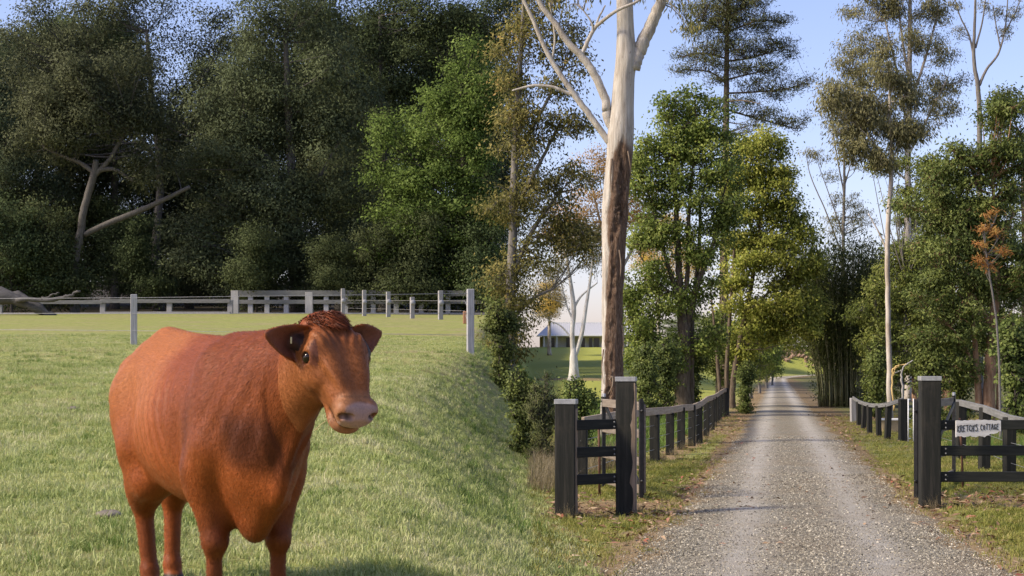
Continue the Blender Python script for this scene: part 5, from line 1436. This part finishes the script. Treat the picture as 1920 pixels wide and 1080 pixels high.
    cap((.90, .03, .54), (1.15, .06, .96), .028, .03, .03)
    for (zq, xq) in ((.60, .97), (.70, 1.02), (.79, 1.07), (.88, 1.11)):
        ell((xq, .05, zq), (.03, .045, .035), k=.03)
    # flank fold and udder line
    cap((-.40, .15, .60), (-.52, .13, .58), .09, .08, .10)
    cap((-.40, -.15, .60), (-.52, -.13, .58), .09, .08, .10)
    # tail
    cap((-1.0, 0, 1.27), (-1.065, 0, 1.0), .045, .03, .04)
    cap((-1.065, 0, 1.0), (-1.06, 0, .55), .028, .02, .02)
    cap((-1.06, 0, .55), (-1.05, 0, .32), .04, .025, .03)
    # --- head frame
    yaw = math.radians(7); pitch = math.radians(52)
    fwd = np.array([math.cos(yaw), math.sin(yaw), 0]); sd = np.array([-math.sin(yaw), math.cos(yaw), 0]); up = np.array([0, 0, 1.])
    u = fwd * math.cos(pitch) - up * math.sin(pitch)      # poll -> muzzle
    nn = fwd * math.sin(pitch) + up * math.cos(pitch)     # out of the forehead
    roll = math.radians(-3)
    sd2 = sd * math.cos(roll) + nn * math.sin(roll) * .5; sd = sd2 / np.linalg.norm(sd2)
    nn = np.cross(u, sd); nn = nn if nn @ up > 0 else -nn
    P0 = np.array([1.32, .125, 1.375])
    HL, HW, HN = .955, 1.27, 1.10
    HSC = np.array([HL, HW, HN])
    def hp(a, s, c): return P0 + u * a * HL + sd * s * HW + nn * c * HN
    HM = np.stack([u, sd, nn])
    hs_ = np.array([  # u, half width, front, back, squareness
        [-.06, .040, .020, .05], [-.035, .070, .040, .085], [0, .092, .060, .115], [.05, .108, .068, .14], [.11, .116, .070, .165], [.16, .117, .068, .178], [.21, .108, .066, .178],
        [.26, .094, .065, .165], [.31, .081, .062, .140], [.36, .074, .059, .116], [.41, .069, .056, .098], [.45, .072, .055, .090], [.485, .073, .049, .083], [.51, .064, .036, .068], [.53, .035, .015, .035]])
    def head(X, Y, Z):
        p = (np.stack([X - P0[0], Y - P0[1], Z - P0[2]], -1) @ HM.T.astype(np.float32)) / HSC.astype(np.float32)
        a, s, c = p[..., 0], p[..., 1], p[..., 2]
        w, f, b = [np.interp(a, hs_[:, 0], hs_[:, i]) for i in (1, 2, 3)]
        cc = (f - b) * .30
        dz = c - cc
        hh = np.where(dz > 0, f - cc, b + cc)
        # jaw narrower than the brow
        ww = w * (1 - .28 * np.clip(-dz / hh, 0, 1) ** 1.2)
        q = (np.abs(s) / ww) ** 2.5 + (np.abs(dz) / hh) ** 2.3
        q = q ** (1 / 2.4)
        e = np.maximum(-.06 - a, a - .53)
        return np.maximum((q - 1) * np.minimum(ww, hh) * .9, e)
    lo2 = np.min([hp(a, s, c) for a in (-.08, .56) for s in (-.13, .13) for c in (-.2, .1)], 0); hi2 = np.max([hp(a, s, c) for a in (-.08, .56) for s in (-.13, .13) for c in (-.2, .1)], 0)
    apply(head, lo2, hi2, .05)
    ell(hp(-.035, 0, .015), np.array((.05, .075, .05)) * HSC, HM, .04)                            # poll
    for s in (-1, 1):
        cap(hp(.120, s * .075, .058), hp(.150, s * .106, .036), .022, .020, .06)  # brow
        ell(hp(.172, s * .106, .010), np.array((.042, .022, .036)) * HSC, HM, .02)               # lids
        ell(hp(.225, s * .085, -.035), np.array((.06, .03, .045)) * HSC, HM, .04)                # cheek bone
        ell(hp(.172, s * .122, .012), np.array((.025, .020, .0275)) * HSC, HM, .006, True)       # socket
        ell(hp(.21, s * .058, .062), np.array((.085, .020, .012)) * HSC, HM, .05)                # tear ridge
        ell(hp(.465, s * .047, .014), np.array((.045, .031, .035)) * HSC, HM, .025)              # nostril wing
        ell(hp(.508, s * .046, .018), np.array((.026, .017, .013)) * HSC, HM, .008, True)
        ell(hp(.49, s * .062, .006), np.array((.022, .010, .016)) * HSC, HM, .010, True)
        # ears
        e = sd * s * 1.0 + fwd * (.12 if s > 0 else .55) + up * (.24 if s > 0 else .14); e /= np.linalg.norm(e)
        fc = fwd * .75 - sd * s * .35 - up * .22; fc -= e * (fc @ e); fc /= np.linalg.norm(fc)
        wv = np.cross(e, fc)
        EM = np.stack([e, wv, fc])
        b0 = hp(.035, s * .085, -.045)
        cap(b0, b0 + e * .055, .040, .036, .03)
        def earfn(X, Y, Z, b0=b0, e=e, wv=wv, fc=fc, s=s):
            p = np.stack([X - b0[0], Y - b0[1], Z - b0[2]], -1)
            t = (p @ e) / .225; v = p @ wv; f = p @ fc
            tt = np.clip(t, 0, 1)
            w = .082 * np.clip(np.sin(np.pi * np.clip(.16 + .84 * tt ** .85, 0, 1)), 0, 1) ** .75 * (1.05 - .25 * tt) + .006
            cup = .034 * (1 - .55 * tt)
            f0 = cup * (v / .06) ** 2 - .012 - .035 * tt * tt
            return np.maximum(np.maximum(np.abs(f - f0) * .8 - .0075, (np.abs(v) - w) * .8), np.maximum(-t, t - 1) * .2)
        apply(earfn, b0 + e * .11 - .14, b0 + e * .11 + .14, .012)
    # mouth and lower lip
    ell(hp(.455, 0, -.092), np.array((.055, .056, .026)) * HSC, HM, .012)
    ell(hp(.40, 0, -.098), np.array((.07, .05, .03)) * HSC, HM, .03)
    for s in (-1, 1):
        cap(hp(.375, s * .082, -.060), hp(.50, s * .070, -.063), .0085, .0085, .006, sub=True)
    cap(hp(.50, -.07, -.063), hp(.515, 0, -.058), .0085, .0085, .006, sub=True)
    cap(hp(.50, .07, -.063), hp(.515, 0, -.058), .0085, .0085, .006, sub=True)
    # --- naive surface nets
    ins = Fd < 0
    cnt = np.zeros(tuple(n - 1), np.uint8)
    for dx in (0, 1):
        for dy in (0, 1):
            for dz in (0, 1): cnt += ins[dx:n[0] - 1 + dx, dy:n[1] - 1 + dy, dz:n[2] - 1 + dz]
    act = np.argwhere((cnt > 0) & (cnt < 8))
    vid = np.full(tuple(n - 1), -1, np.int32); vid[act[:, 0], act[:, 1], act[:, 2]] = np.arange(len(act))
    acc = np.zeros((len(act), 3)); num = np.zeros(len(act))
    corners = [(dx, dy, dz) for dx in (0, 1) for dy in (0, 1) for dz in (0, 1)]
    val = {c: Fd[act[:, 0] + c[0], act[:, 1] + c[1], act[:, 2] + c[2]] for c in corners}
    for c in corners:
        for axx in range(3):
            if c[axx] == 0:
                c2 = list(c); c2[axx] = 1; c2 = tuple(c2)
                a, b = val[c], val[c2]; m = (a < 0) != (b < 0)
                t = a[m] / (a[m] - b[m])
                p = np.tile(np.array(c, float), (m.sum(), 1)); p[:, axx] = t
                acc[m] += p; num[m] += 1
    V = lo + h * (act + acc / num[:, None])
    Q = []
    for axx in range(3):
        o1, o2 = [(1, 2), (2, 0), (0, 1)][axx]
        sl0 = [slice(None)] * 3; sl1 = [slice(None)] * 3
        sl0[axx] = slice(0, n[axx] - 1); sl1[axx] = slice(1, n[axx])
        a = ins[tuple(sl0)]; b = ins[tuple(sl1)]
        for sgn, m in ((0, a & ~b), (1, ~a & b)):
            e = np.argwhere(m)
            e = e[(e[:, o1] > 0) & (e[:, o2] > 0) & (e[:, o1] < n[o1] - 1) & (e[:, o2] < n[o2] - 1)]
            def at(d1, d2):
                g = e.copy(); g[:, o1] -= d1; g[:, o2] -= d2
                return vid[g[:, 0], g[:, 1], g[:, 2]]
            q = np.stack([at(1, 1), at(0, 1), at(0, 0), at(1, 0)], 1)
            if sgn: q = q[:, ::-1]
            Q.append(q)
    Q = np.concatenate(Q); Q = Q[(Q >= 0).all(1)]
    # smoothing
    E = np.concatenate([Q[:, [0, 1]], Q[:, [1, 2]], Q[:, [2, 3]], Q[:, [3, 0]]])
    deg = np.bincount(E[:, 0], minlength=len(V)) + np.bincount(E[:, 1], minlength=len(V))
    hd = (V - P0) @ HM.T / HSC
    is_head = (hd[:, 0] > -.1) & (V[:, 0] > 1.24) & (np.abs(hd[:, 1]) < .36)
    for it in range(7):
        A = np.zeros_like(V)
        for i in range(3):
            A[:, i] = np.bincount(E[:, 0], V[E[:, 1], i], len(V)) + np.bincount(E[:, 1], V[E[:, 0], i], len(V))
        A /= np.maximum(deg, 1)[:, None]
        f = np.where(is_head, .0 if it > 1 else .4, .55)[:, None]
        V = V * (1 - f) + A * f
    # normals
    fn_ = np.cross(V[Q[:, 2]] - V[Q[:, 0]], V[Q[:, 3]] - V[Q[:, 1]])
    VN = np.zeros_like(V)
    for c in range(4):
        for i in range(3): VN[:, i] += np.bincount(Q[:, c], fn_[:, i], len(V))
    VN /= np.linalg.norm(VN, axis=1)[:, None] + 1e-9
    # skin folds: ribs and muscle lines
    x, y, z = V.T
    side = sstep(.15, .3, np.abs(y)) * sstep(-.5, -.3, x) * sstep(.42, .25, x) * sstep(.6, .75, z) * sstep(1.33, 1.2, z)
    V = V + VN * (.0055 * side * np.sin((x + .45 * z) * 62 + .8 * np.sin(z * 7)))[:, None]
    fold = sstep(.66, .8, x) * sstep(1.22, 1.1, x) * sstep(.75, .9, z) * (1 - is_head)
    V = V + VN * (.003 * fold * np.sin((x * 1.0 - .45 * z) * 55 + 1.5 * np.sin(y * 8 + z * 5)))[:, None]
    hd = (V - P0) @ HM.T / HSC
    a, s, c = hd.T
    brow = np.exp(-((a - .09) / .06) ** 2) * sstep(.0, .04, c) * (np.abs(s) < .1)
    V = V + VN * (.0042 * brow * np.sin(np.abs(s) * 190 + a * 40))[:, None]
    # --- colours
    x, y, z = V.T
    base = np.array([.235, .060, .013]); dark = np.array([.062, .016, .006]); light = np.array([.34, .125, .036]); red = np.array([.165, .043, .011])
    pink = np.array([.38, .235, .19]); tan = np.array([.30, .14, .068])
    col = np.tile(base, (len(V), 1))
    def blend(c1, m):
        nonlocal col
        m = np.clip(m, 0, 1)[:, None]; col = col * (1 - m) + c1 * m
    wob = .06 * np.sin(x * 9 + z * 5) + .05 * np.sin(y * 11 + z * 7)
    blend(light, .75 * sstep(.30, -.25, x + wob) * sstep(.72, 1.2, z))  # rump and back lighter: sunlight put into the coat colour
    blend(red, .85 * sstep(.0, .62, x + wob) * (~is_head) * sstep(.66, .95, z))
    blend(dark, .92 * np.exp(-(((x - 1.03) / .16) ** 4 + ((z - .87 + wob) / .15) ** 4)) * sstep(.09, .04, y) * sstep(-.30, -.2, y))  # dark chest patch: wet coat, with the chest's shade painted in
    blend(dark, .5 * sstep(.60, .42, z) * sstep(-.9, -.3, x))  # lower belly darker: underside shade put into the coat colour
    blend(dark, .45 * np.exp(-(((x - .50 - .15 * (1.3 - z)) / .05) ** 2)) * sstep(.55, .7, z) * sstep(1.2, .95, z))
    blend(base, .5 * np.exp(-((x - .95) / .10) ** 2) * sstep(.72, .6, z))
    hm = is_head & (np.abs(s) < .135)
    blend(np.array([.25, .088, .028]), .8 * hm * sstep(.02, .1, a))
    blend(np.array([.16, .050, .020]), .6 * hm * np.exp(-((a - .08) / .09) ** 2) * sstep(.09, .04, np.abs(s)) * sstep(.0, .04, c))
    blend(tan, .75 * hm * sstep(.385, .43, a))
    blend(pink, hm * sstep(.462, .482, a + .012 * np.cos(s * 40)) * sstep(-.062, -.052, c) * sstep(.068, .056, np.abs(s)))
    blend(np.array([.02, .012, .01]), hm * np.maximum(np.exp(-(((a - .500) / .026) ** 2 + ((np.abs(s) - .050) / .014) ** 2 + ((c - .016) / .016) ** 2)), 0) * 1.25)
    blend(np.array([.05, .02, .012]), hm * .6 * np.exp(-(((a - .172) / .026) ** 2 + ((np.abs(s) - .122) / .014) ** 2 + ((c - .014) / .030) ** 2)))
    blend(np.array([.03, .012, .008]), hm * .9 * np.exp(-((c + .061) / .007) ** 2) * sstep(.37, .40, a) * (a < .53))
    blend(dark, .5 * hm * np.exp(-((c + .105 + .3 * (a - .3)) / .018) ** 2) * sstep(.22, .3, a))
    ear = is_head & (np.abs(s) > .13)
    # inside of the ears
    for sg_ in (-1, 1):
        e = sd * sg_ + fwd * (.12 if sg_ > 0 else .55) + up * (.24 if sg_ > 0 else .14); e /= np.linalg.norm(e)
        fc = fwd * .75 - sd * sg_ * .35 - up * .22; fc -= e * (fc @ e); fc /= np.linalg.norm(fc)
        b0 = hp(.035, sg_ * .085, -.045)
        rel_ = V - b0
        t = rel_ @ e; facing = (VN @ fc) > .0; w_ = np.abs(rel_ @ np.cross(e, fc))
        m = (s * sg_ > .10) & facing & (t > .02)
        blend(np.array([.17, .058, .034]), m * .9 * sstep(.078, .062, w_))
        blend(np.array([.02, .012, .01]), m * .95 * np.exp(-((t - .06) / .05) ** 2) * sstep(.06, .03, w_))
    blend(np.array([.035, .027, .022]), sstep(.085, .065, z))
    # --- material
    m, nt, b = newmat('cow_coat')
    ca = N(nt, 'ShaderNodeAttribute', attribute_name='coat').outputs['Color']
    st = coord(nt, 'Object', (16, 60, 50))
    f1 = noise(nt, st, 2.4, 6, .7, .4)
    f2 = noise(nt, coord(nt, 'Object', (3, 6, 5)), 1.5, 4, .6)
    cc = mix(nt, .75, ca, ramp(nt, f1, [(.3, .72), (.7, 1.25)]), 'MULTIPLY')
    cc = mix(nt, .5, cc, ramp(nt, f2, [(.3, .75), (.7, 1.2)]), 'MULTIPLY')
    nt.links.new(cc, b.inputs['Base Color'])
    b.inputs['Roughness'].default_value = .5
    b.inputs['Specular IOR Level'].default_value = .18
    b.inputs['Sheen Weight'].default_value = .06
    b.inputs['Sheen Roughness'].default_value = .45
    b.inputs['Sheen Tint'].default_value = (1, .75, .5, 1)
    bump(nt, b, f1, .25, .005)
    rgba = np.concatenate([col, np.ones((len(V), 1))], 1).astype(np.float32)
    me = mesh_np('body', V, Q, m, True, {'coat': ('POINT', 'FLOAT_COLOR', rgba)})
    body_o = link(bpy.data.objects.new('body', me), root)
    # --- short coat hairs lying along the body
    r = np.random.default_rng(77)
    ar = np.linalg.norm(fn_, axis=1); nose = (hd[Q[:, 0], 0] > .455) & is_head[Q[:, 0]]
    ar = np.where(nose, 0, ar) * np.where(V[Q[:, 0], 2] < .10, 0, 1)
    pick = r.choice(len(Q), 170000, p=ar / ar.sum())
    w4 = r.dirichlet(np.ones(4), len(pick))
    Pp = (V[Q[pick]] * w4[..., None]).sum(1); Nh = VN[Q[pick, 0]]
    ih = is_head[Q[pick, 0]]
    flow = np.where(ih[:, None], u[None, :] * 1.0, np.array([[-.75, 0, -.65]]))
    flow = flow + r.normal(size=flow.shape) * .22
    flow -= Nh * (flow * Nh).sum(1)[:, None]; flow /= np.linalg.norm(flow, axis=1)[:, None] + 1e-9
    Lh = np.where(ih, .010, (.016 + .010 * sstep(.35, .8, Pp[:, 0]) * sstep(.9, 1.2, Pp[:, 2]))) * r.uniform(.6, 1.4, len(Pp))
    side_ = np.cross(flow, Nh)
    wd = .0012
    T0 = Pp - side_ * wd; T1 = Pp + side_ * wd; T2 = Pp + (flow * .93 + Nh * r.uniform(.12, .42, (len(Pp), 1))) * Lh[:, None]
    HV = np.stack([T0, T1, T2], 1).reshape(-1, 3); HT = np.arange(len(HV)).reshape(-1, 3)
    hc = col[Q[pick, 0]] * r.lognormal(0, .2, (len(Pp), 1)); hc = np.repeat(hc, 3, 0)
    # poll tuft: longer curved locks
    LV = []; LT = []; LC = []; LQ = []
    nb = 0
    for i in range(2200):
        aa = r.uniform(-.085, .045); ss = np.clip(r.normal() * .040, -.085, .085)
        p = hp(aa, ss, .070 - 3.5 * ss * ss - 2.2 * max(0, -aa - .035))
        lk = math.floor((ss + .1) / .016); wv_ = math.sin(lk * 12.9) * .6
        dirv = u * (r.uniform(.0, .5) - .5 * (aa < -.03)) + sd * (ss * 9 + wv_ + r.normal() * .25) + nn * r.uniform(.7, 1.1)
        dirv = dirv / np.linalg.norm(dirv); L = r.uniform(.03, .062) * math.exp(-(ss / .075) ** 2)
        p1 = p + dirv * L * .55; p2 = p1 + (dirv * .35 + u * .7 + sd * (wv_ + r.normal() * .3) - nn * .1) * L * .7
        sv = np.cross(dirv, r.normal(size=3)); sv /= np.linalg.norm(sv); sv *= .0022
        LV += [p - sv, p + sv, p1 + sv * .8, p1 - sv * .8, p2]
        LQ.append((nb, nb + 1, nb + 2, nb + 3)); LT.append((nb + 3, nb + 2, nb + 4)); nb += 5
        cl = np.array([.17, .048, .020]) * r.uniform(.45, 1.5) * (.75 + .35 * math.sin(lk * 5.1)); LC += [cl] * 5
    hm_, hnt, hb = newmat('cow_hair')
    hnt.links.new(N(hnt, 'ShaderNodeAttribute', attribute_name='coat').outputs['Color'], hb.inputs['Base Color'])
    hb.inputs['Roughness'].default_value = .5; hb.inputs['Specular IOR Level'].default_value = .16
    o = link(bpy.data.objects.new('coat_hair', mesh_np('coat_hair', HV, HT, hm_, False, {'coat': ('POINT', 'FLOAT_COLOR', np.concatenate([hc, np.ones((len(hc), 1))], 1).astype(np.float32))})), root)
    o['kind'] = 'stuff'
    o.data.normals_split_custom_set_from_vertices(np.repeat((lambda q: q / np.linalg.norm(q, axis=1)[:, None])(Nh + .07 * r.normal(size=Nh.shape)), 3, 0).tolist())
    LC = np.array(LC)
    o = link(bpy.data.objects.new('poll_tuft', mesh_np('poll_tuft', np.array(LV), [np.array(LQ), np.array(LT)], hm_, True, {'coat': ('POINT', 'FLOAT_COLOR', np.concatenate([LC, np.ones((len(LC), 1))], 1).astype(np.float32))})), root)
    o['kind'] = 'stuff'
    # eyes
    em, ent, eb = newmat('cow_eye')
    eb.inputs['Base Color'].default_value = (.012, .007, .005, 1); eb.inputs['Roughness'].default_value = .12; eb.inputs['Specular IOR Level'].default_value = .35
    for s in (-1, 1):
        bm = bmesh.new(); bmesh.ops.create_uvsphere(bm, u_segments=20, v_segments=12, radius=1)
        q = hp(.172, s * .113, .014)
        Mx = Matrix(((u[0] * .026, sd[0] * .0275, nn[0] * .0300), (u[1] * .026, sd[1] * .0275, nn[1] * .0300), (u[2] * .026, sd[2] * .0275, nn[2] * .0300)))
        for v in bm.verts: v.co = Mx @ v.co + Vector(q)
        mb = MB(); mb.bm(bm); mb.build('eye', em, root, True)
    # ear tag and straws at the mouth
    e = sd * -1 + fwd * .55 + up * .14; e /= np.linalg.norm(e)
    q = Vector(hp(.035, -.085, -.045) + e * .10 + fwd * .022)
    MB().box(q, (.006, .008, .030), bev=.002).build('ear_tag', simple('yellow_tag', [(.3, (.55, .48, .25)), (.7, (.62, .55, .3))], 9, .5, bump_s=0), root)
    M_STRAW = simple('straw', [(.3, (.40, .30, .14)), (.7, (.52, .42, .22))], 9, .6, bump_s=0)
    for (s, dv) in ((-.078, (-.02, -.06, -.05)), (-.072, (0, -.012, -.06)), (.06, (.02, .03, -.03))):
        p = Vector(hp(.46, s, -.062)); dv = Vector(dv)
        MB().tube([p, p + dv * .5 + Vector((0, 0, .006)), p + dv], .0014, 5).build('straw', M_STRAW, root, True)
    return root
build_cow()
# ---------------------------------------------------------------- weeds, rough grass and rocks
wp = [tuft('weed_tuft', 22, .12, .30, .012, M_WEED, 90 + i, .8) for i in range(3)]
dp_ = [tuft('dry_tuft', 26, .10, .42, .006, M_DRY, 95 + i, .6) for i in range(3)]
x, y = cells(31, 62, lambda v: max(.6 + .02 * v, 2.6 + .18 * (v - 31.1) - 5.5), lambda v: 2.6 + .18 * (v - 31.1) - .35, 9, 201)
do_scatter('tall_weeds', 'lush green weeds growing behind the left drive fence', 'weeds', x, y, .5, 1.15, wp, .15, seed=301)
x, y = cells(22.5, 32, lambda v: .012 * v, lambda v: .9 + .21 * (v - 25), 26, 203)
do_scatter('dry_weeds', 'dry brown seeding weeds left of the gate wing', 'weeds', x, y, .5, 1.1, dp_, .15, seed=303)
x, y = cells(22, 46, lambda v: max(5.6 + .02 * v, 8.4 - .05 * (v - 30), float(drive_x(v)) + 3.0), lambda v: .31 * v, 5, 205)
do_scatter('rough_grass', 'rough green grass beyond the right paddock fence', 'grass', x, y, .35, .8, wp, .2, seed=305)
x, y = cells(14, 120, lambda v: -.03 * v if v < 40 else -1.1, lambda v: .012 * v + .1, 5, 207)
do_scatter('bank_grass', 'long grass on the bank between paddock and drive', 'grass', x, y, .25, .6, wp, .2, seed=307)
# tufts around the feet of the posts
tx = []; ty = []
rr_ = np.random.default_rng(9)
for (x_, y_) in [(p_out.x, p_out.y), (p_in.x, p_in.y), (p_r.x, p_r.y)] + pts:
    for j in range(7):
        a = rr_.uniform(0, 6.28); tx.append(x_ + .17 * math.cos(a)); ty.append(y_ + .17 * math.sin(a))
do_scatter('post_tufts', 'dry grass tufts around the feet of the posts', 'grass', np.array(tx), np.array(ty), .25, .5, dp_, .3, seed=309)
# rocks on the bank at the bend
M_ROCK = simple('bank_rock', [(.3, (.20, .12, .075)), (.7, (.36, .25, .17))], 4, .9)
rp = [stone('bank_rock', 130 + i, M_ROCK) for i in range(3)]
y = rr_.uniform(246, 256, 160); x = drive_x(np.minimum(y, 240)) + rr_.uniform(-14, 8, 160)
n = len(x)
scatter('bank_rocks', 'brown rocks on the earth bank at the bend of the drive', 'rocks', np.stack([x, y, ground(x, y) + .1], 1), rr_.normal(0, .4, (n, 3)), rr_.uniform(.2, .6, n), rp)

# cow pats in the paddock
M_PAT = simple('dried_dung', [(.3, (.11, .095, .075)), (.7, (.24, .21, .17))], 14, .95, bump_s=.8, bump_d=.03)
for i, (px, d, lab) in enumerate(((137, 22, 'dark dried cow pat in the grass at the far left'), (205, 12.2, 'dried cow pat left of the hind legs'))):
    g = on_ground(px, d)
    bm = bmesh.new(); bmesh.ops.create_uvsphere(bm, u_segments=16, v_segments=8, radius=1)
    q = np.random.default_rng(i)
    ph = q.uniform(0, 6.28, 3)
    for v in bm.verts:
        a = math.atan2(v.co.y, v.co.x); k_ = .10 * (1 + .18 * math.sin(2 * a + ph[0]) + .1 * math.sin(3 * a + ph[1]) + .05 * math.sin(7 * a + ph[2]))
        v.co = Vector((v.co.x * k_, v.co.y * k_, v.co.z * .03 + .012 * math.sin(9 * a) * v.co.z))
    mb = MB(); mb.bm(bm); o = mb.build('cow_pat', M_PAT, None, True); o.location = g + Vector((0, 0, .02))
    tag(o, lab, 'cow pat', 'cow pats in the paddock')

# weed clumps and straw patches scattered over the paddock
cq = np.random.default_rng(44)
cx_, cy_ = cells(8, 44, pxl(-30), lambda v: -.02 * v, .55, 401)
xs_ = np.repeat(cx_, 9) + cq.normal(0, .10, len(cx_) * 9); ys_ = np.repeat(cy_, 9) + cq.normal(0, .14, len(cy_) * 9)
do_scatter('weed_clumps', 'darker green weed clumps in the paddock grass', 'weeds', xs_, ys_, .13, .32, wp, .25, seed=403)
cx_, cy_ = cells(8, 44, pxl(-30), lambda v: -.02 * v, .8, 405)
xs_ = np.repeat(cx_, 14) + cq.normal(0, .22, len(cx_) * 14); ys_ = np.repeat(cy_, 14) + cq.normal(0, .22, len(cy_) * 14)
do_scatter('straw_patches', 'pale dry straw patches in the paddock grass', 'grass', xs_, ys_, .10, .17, dp_, .5, seed=407)
